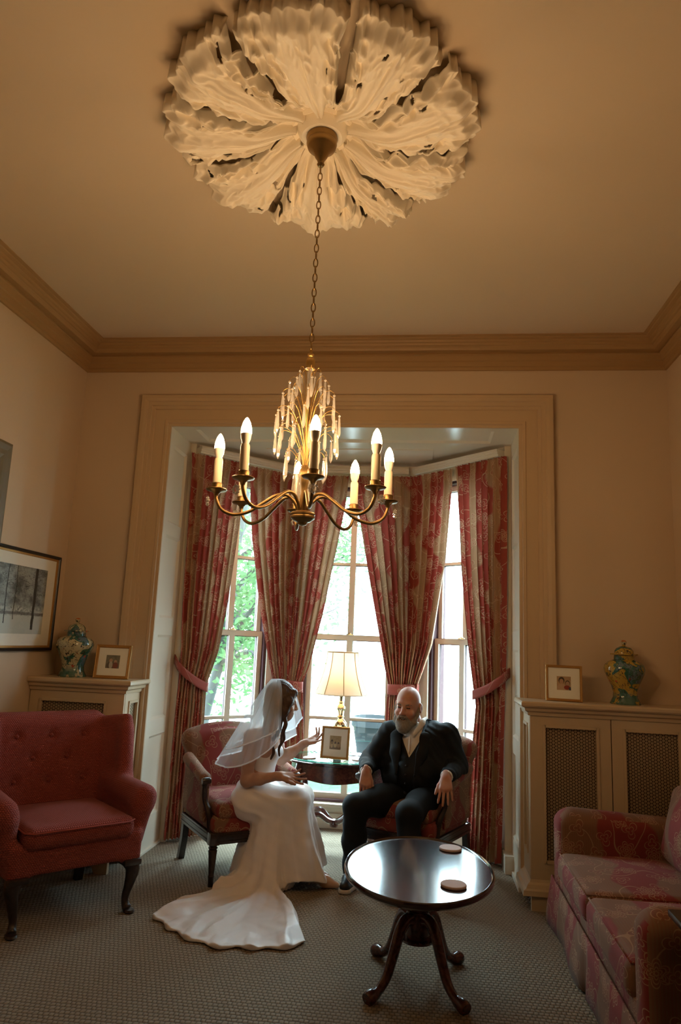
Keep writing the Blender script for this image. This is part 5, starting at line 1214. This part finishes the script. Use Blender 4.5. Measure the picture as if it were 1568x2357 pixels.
# train spread on the carpet
ox, oy = -.93, 4.62
tp = [(-1.13, 4.60), (-1.215, 4.40), (-1.357, 4.163), (-1.392, 3.955), (-1.297, 3.863), (-1.136, 3.733), (-.951, 3.656), (-.838, 3.690), (-.711, 3.700), (-.591, 3.755), (-.545, 3.816), (-.604, 3.964), (-.70, 4.25), (-.765, 4.40)]
ta = [math.atan2(y-oy, x-ox) % (2*PI) for x, y in tp]; trr = [math.hypot(x-ox, y-oy) for x, y in tp]
th = np.mod(np.arctan2(yy-oy, xx-ox), 2*PI); rho = np.sqrt((xx-ox)**2+(yy-oy)**2)
Rm = np.interp(th, ta, trr, left=.14, right=.16)+.012*np.sin(th*34)*(th > ta[1])
rn = np.clip(rho/Rm, 0, 1.2)
edge = np.clip((1-rn)*7, 0, 1)
hgt = .012+(.040*crs(th*6.5+rho*1.6+.4)+.022*np.clip(np.sin(th*17+rho*2.5), 0, 1))*np.clip(rn*1.6-.2, 0, 1)*edge+.020*np.clip(np.sin(th*34), 0, 1)*np.clip((rn-.8)*5, 0, 1)+.22*np.exp(-rho/.10)+.022*np.sin(th*9+rho*9)*np.clip(1-rn, 0, 1)
hgt = np.maximum(hgt, .019)
dtr = np.maximum((zz-hgt)*.75, np.maximum((rho-Rm)*.8, .004-zz)).astype(np.float32); g.comb(full, dtr, .05, 'add')
g.warp(lambda x, y, z: -.009*np.clip(1-np.abs(np.sin((x+1.02)*9+(z-.55)*26+1.2*np.sin(y*9)))*1.6, 0, 1)*np.exp(-((x+1.03)/.13)**2-((z-.52)/.14)**2)+.0025*np.sin(x*40+z*55+2*np.sin(y*24))*np.sin(z*30+y*20)+.004*np.sin((x*.6+z)*52+1.5*np.sin(y*20))*np.exp(-((z-.60)/.06)**2))
# neckline and armholes
g.plane((-1.05, 4.72, .808), (-.08, 0, 1))
o_g = put(g, 'gown', M['satin'], br, 1)
for yA, yB in ((4.655, 4.66), (4.79, 4.785)):
    MB().tube([np.array(p)-np.array(br.location) for p in bez([(-.925, yA, .795), (-.945, yA-.01 if yA < 4.7 else yA+.01, .86), (-.985, yB-.015 if yB < 4.7 else yB+.015, .915), (-1.05, yB, .885), (-1.085, yB, .80)], 6)], .0035, 6).build('strap', M['satin'], o_g)
# legs and shoes under the hem
for ty, tx in ((4.655, -.500), (4.80, -.58)):
    s = SDF((tx-.22, ty-.06, 0), (tx+.10, ty+.06, .16), .004); s.chain([(tx-.155, ty, .075), (tx-.06, ty, .034), (tx+.005, ty, .020)], [.033, .034, .020], .02); s.cap((tx-.165, ty, .06), (tx-.165, ty, .012), .012, .006, .008); s.plane((0, 0, .004), (0, 0, -1)); put(s, 'shoe', M['nude'], br)
# veil: two tiers of tulle with ribbon edges
def veil(bot, topr, name):
    bp_ = [np.array(p) for p in bez(bot, 10)]; n = len(bp_); K = np.array((-.940, 4.712, 1.234)); V = []; nv = 22; hc = HB.o+np.array((-.01, 0, .02))
    for i, b in enumerate(bp_):
        dirv = b-K; dirv[2] = 0; dirv /= np.linalg.norm(dirv)
        for j in range(nv+1):
            t_ = j/nv
            a = K+dirv*topr; m = np.array((*(hc[:2]+dirv[:2]*.118), hc[2]+.075))
            p = a*(1-t_)**2+2*m*t_*(1-t_)*1.0+b*t_**2
            rip = .007*t_*math.sin(i*.62+j*.05)+.003*t_*math.sin(i*1.7)
            p = p+dirv*rip; V.append(tuple(p-np.array(br.location)))
    F = [[i*(nv+1)+j, i*(nv+1)+j+1, (i+1)*(nv+1)+j+1, (i+1)*(nv+1)+j] for i in range(n-1) for j in range(nv)]
    o = mesh(name, V, F, M['veil'], br, True)
    MB().tube([V[i*(nv+1)+nv] for i in range(n)], .0045, 6).build('ribbon_edge', M['veil_edge'], o)
    return o
veil([(-.795, 4.85, .985), (-.86, 4.95, .90), (-1.02, 4.98, .84), (-1.18, 4.90, .81), (-1.245, 4.72, .800), (-1.21, 4.54, .80), (-1.10, 4.475, .835), (-.98, 4.485, .885), (-.905, 4.545, .925), (-.895, 4.60, .95)], .045, 'veil_tier')
veil([(-.84, 4.93, .86), (-.98, 5.0, .78), (-1.18, 4.95, .735), (-1.30, 4.76, .720), (-1.285, 4.58, .705), (-1.19, 4.48, .70), (-1.08, 4.455, .725), (-.985, 4.47, .775), (-.915, 4.52, .835), (-.885, 4.58, .885)], .040, 'veil_tier')
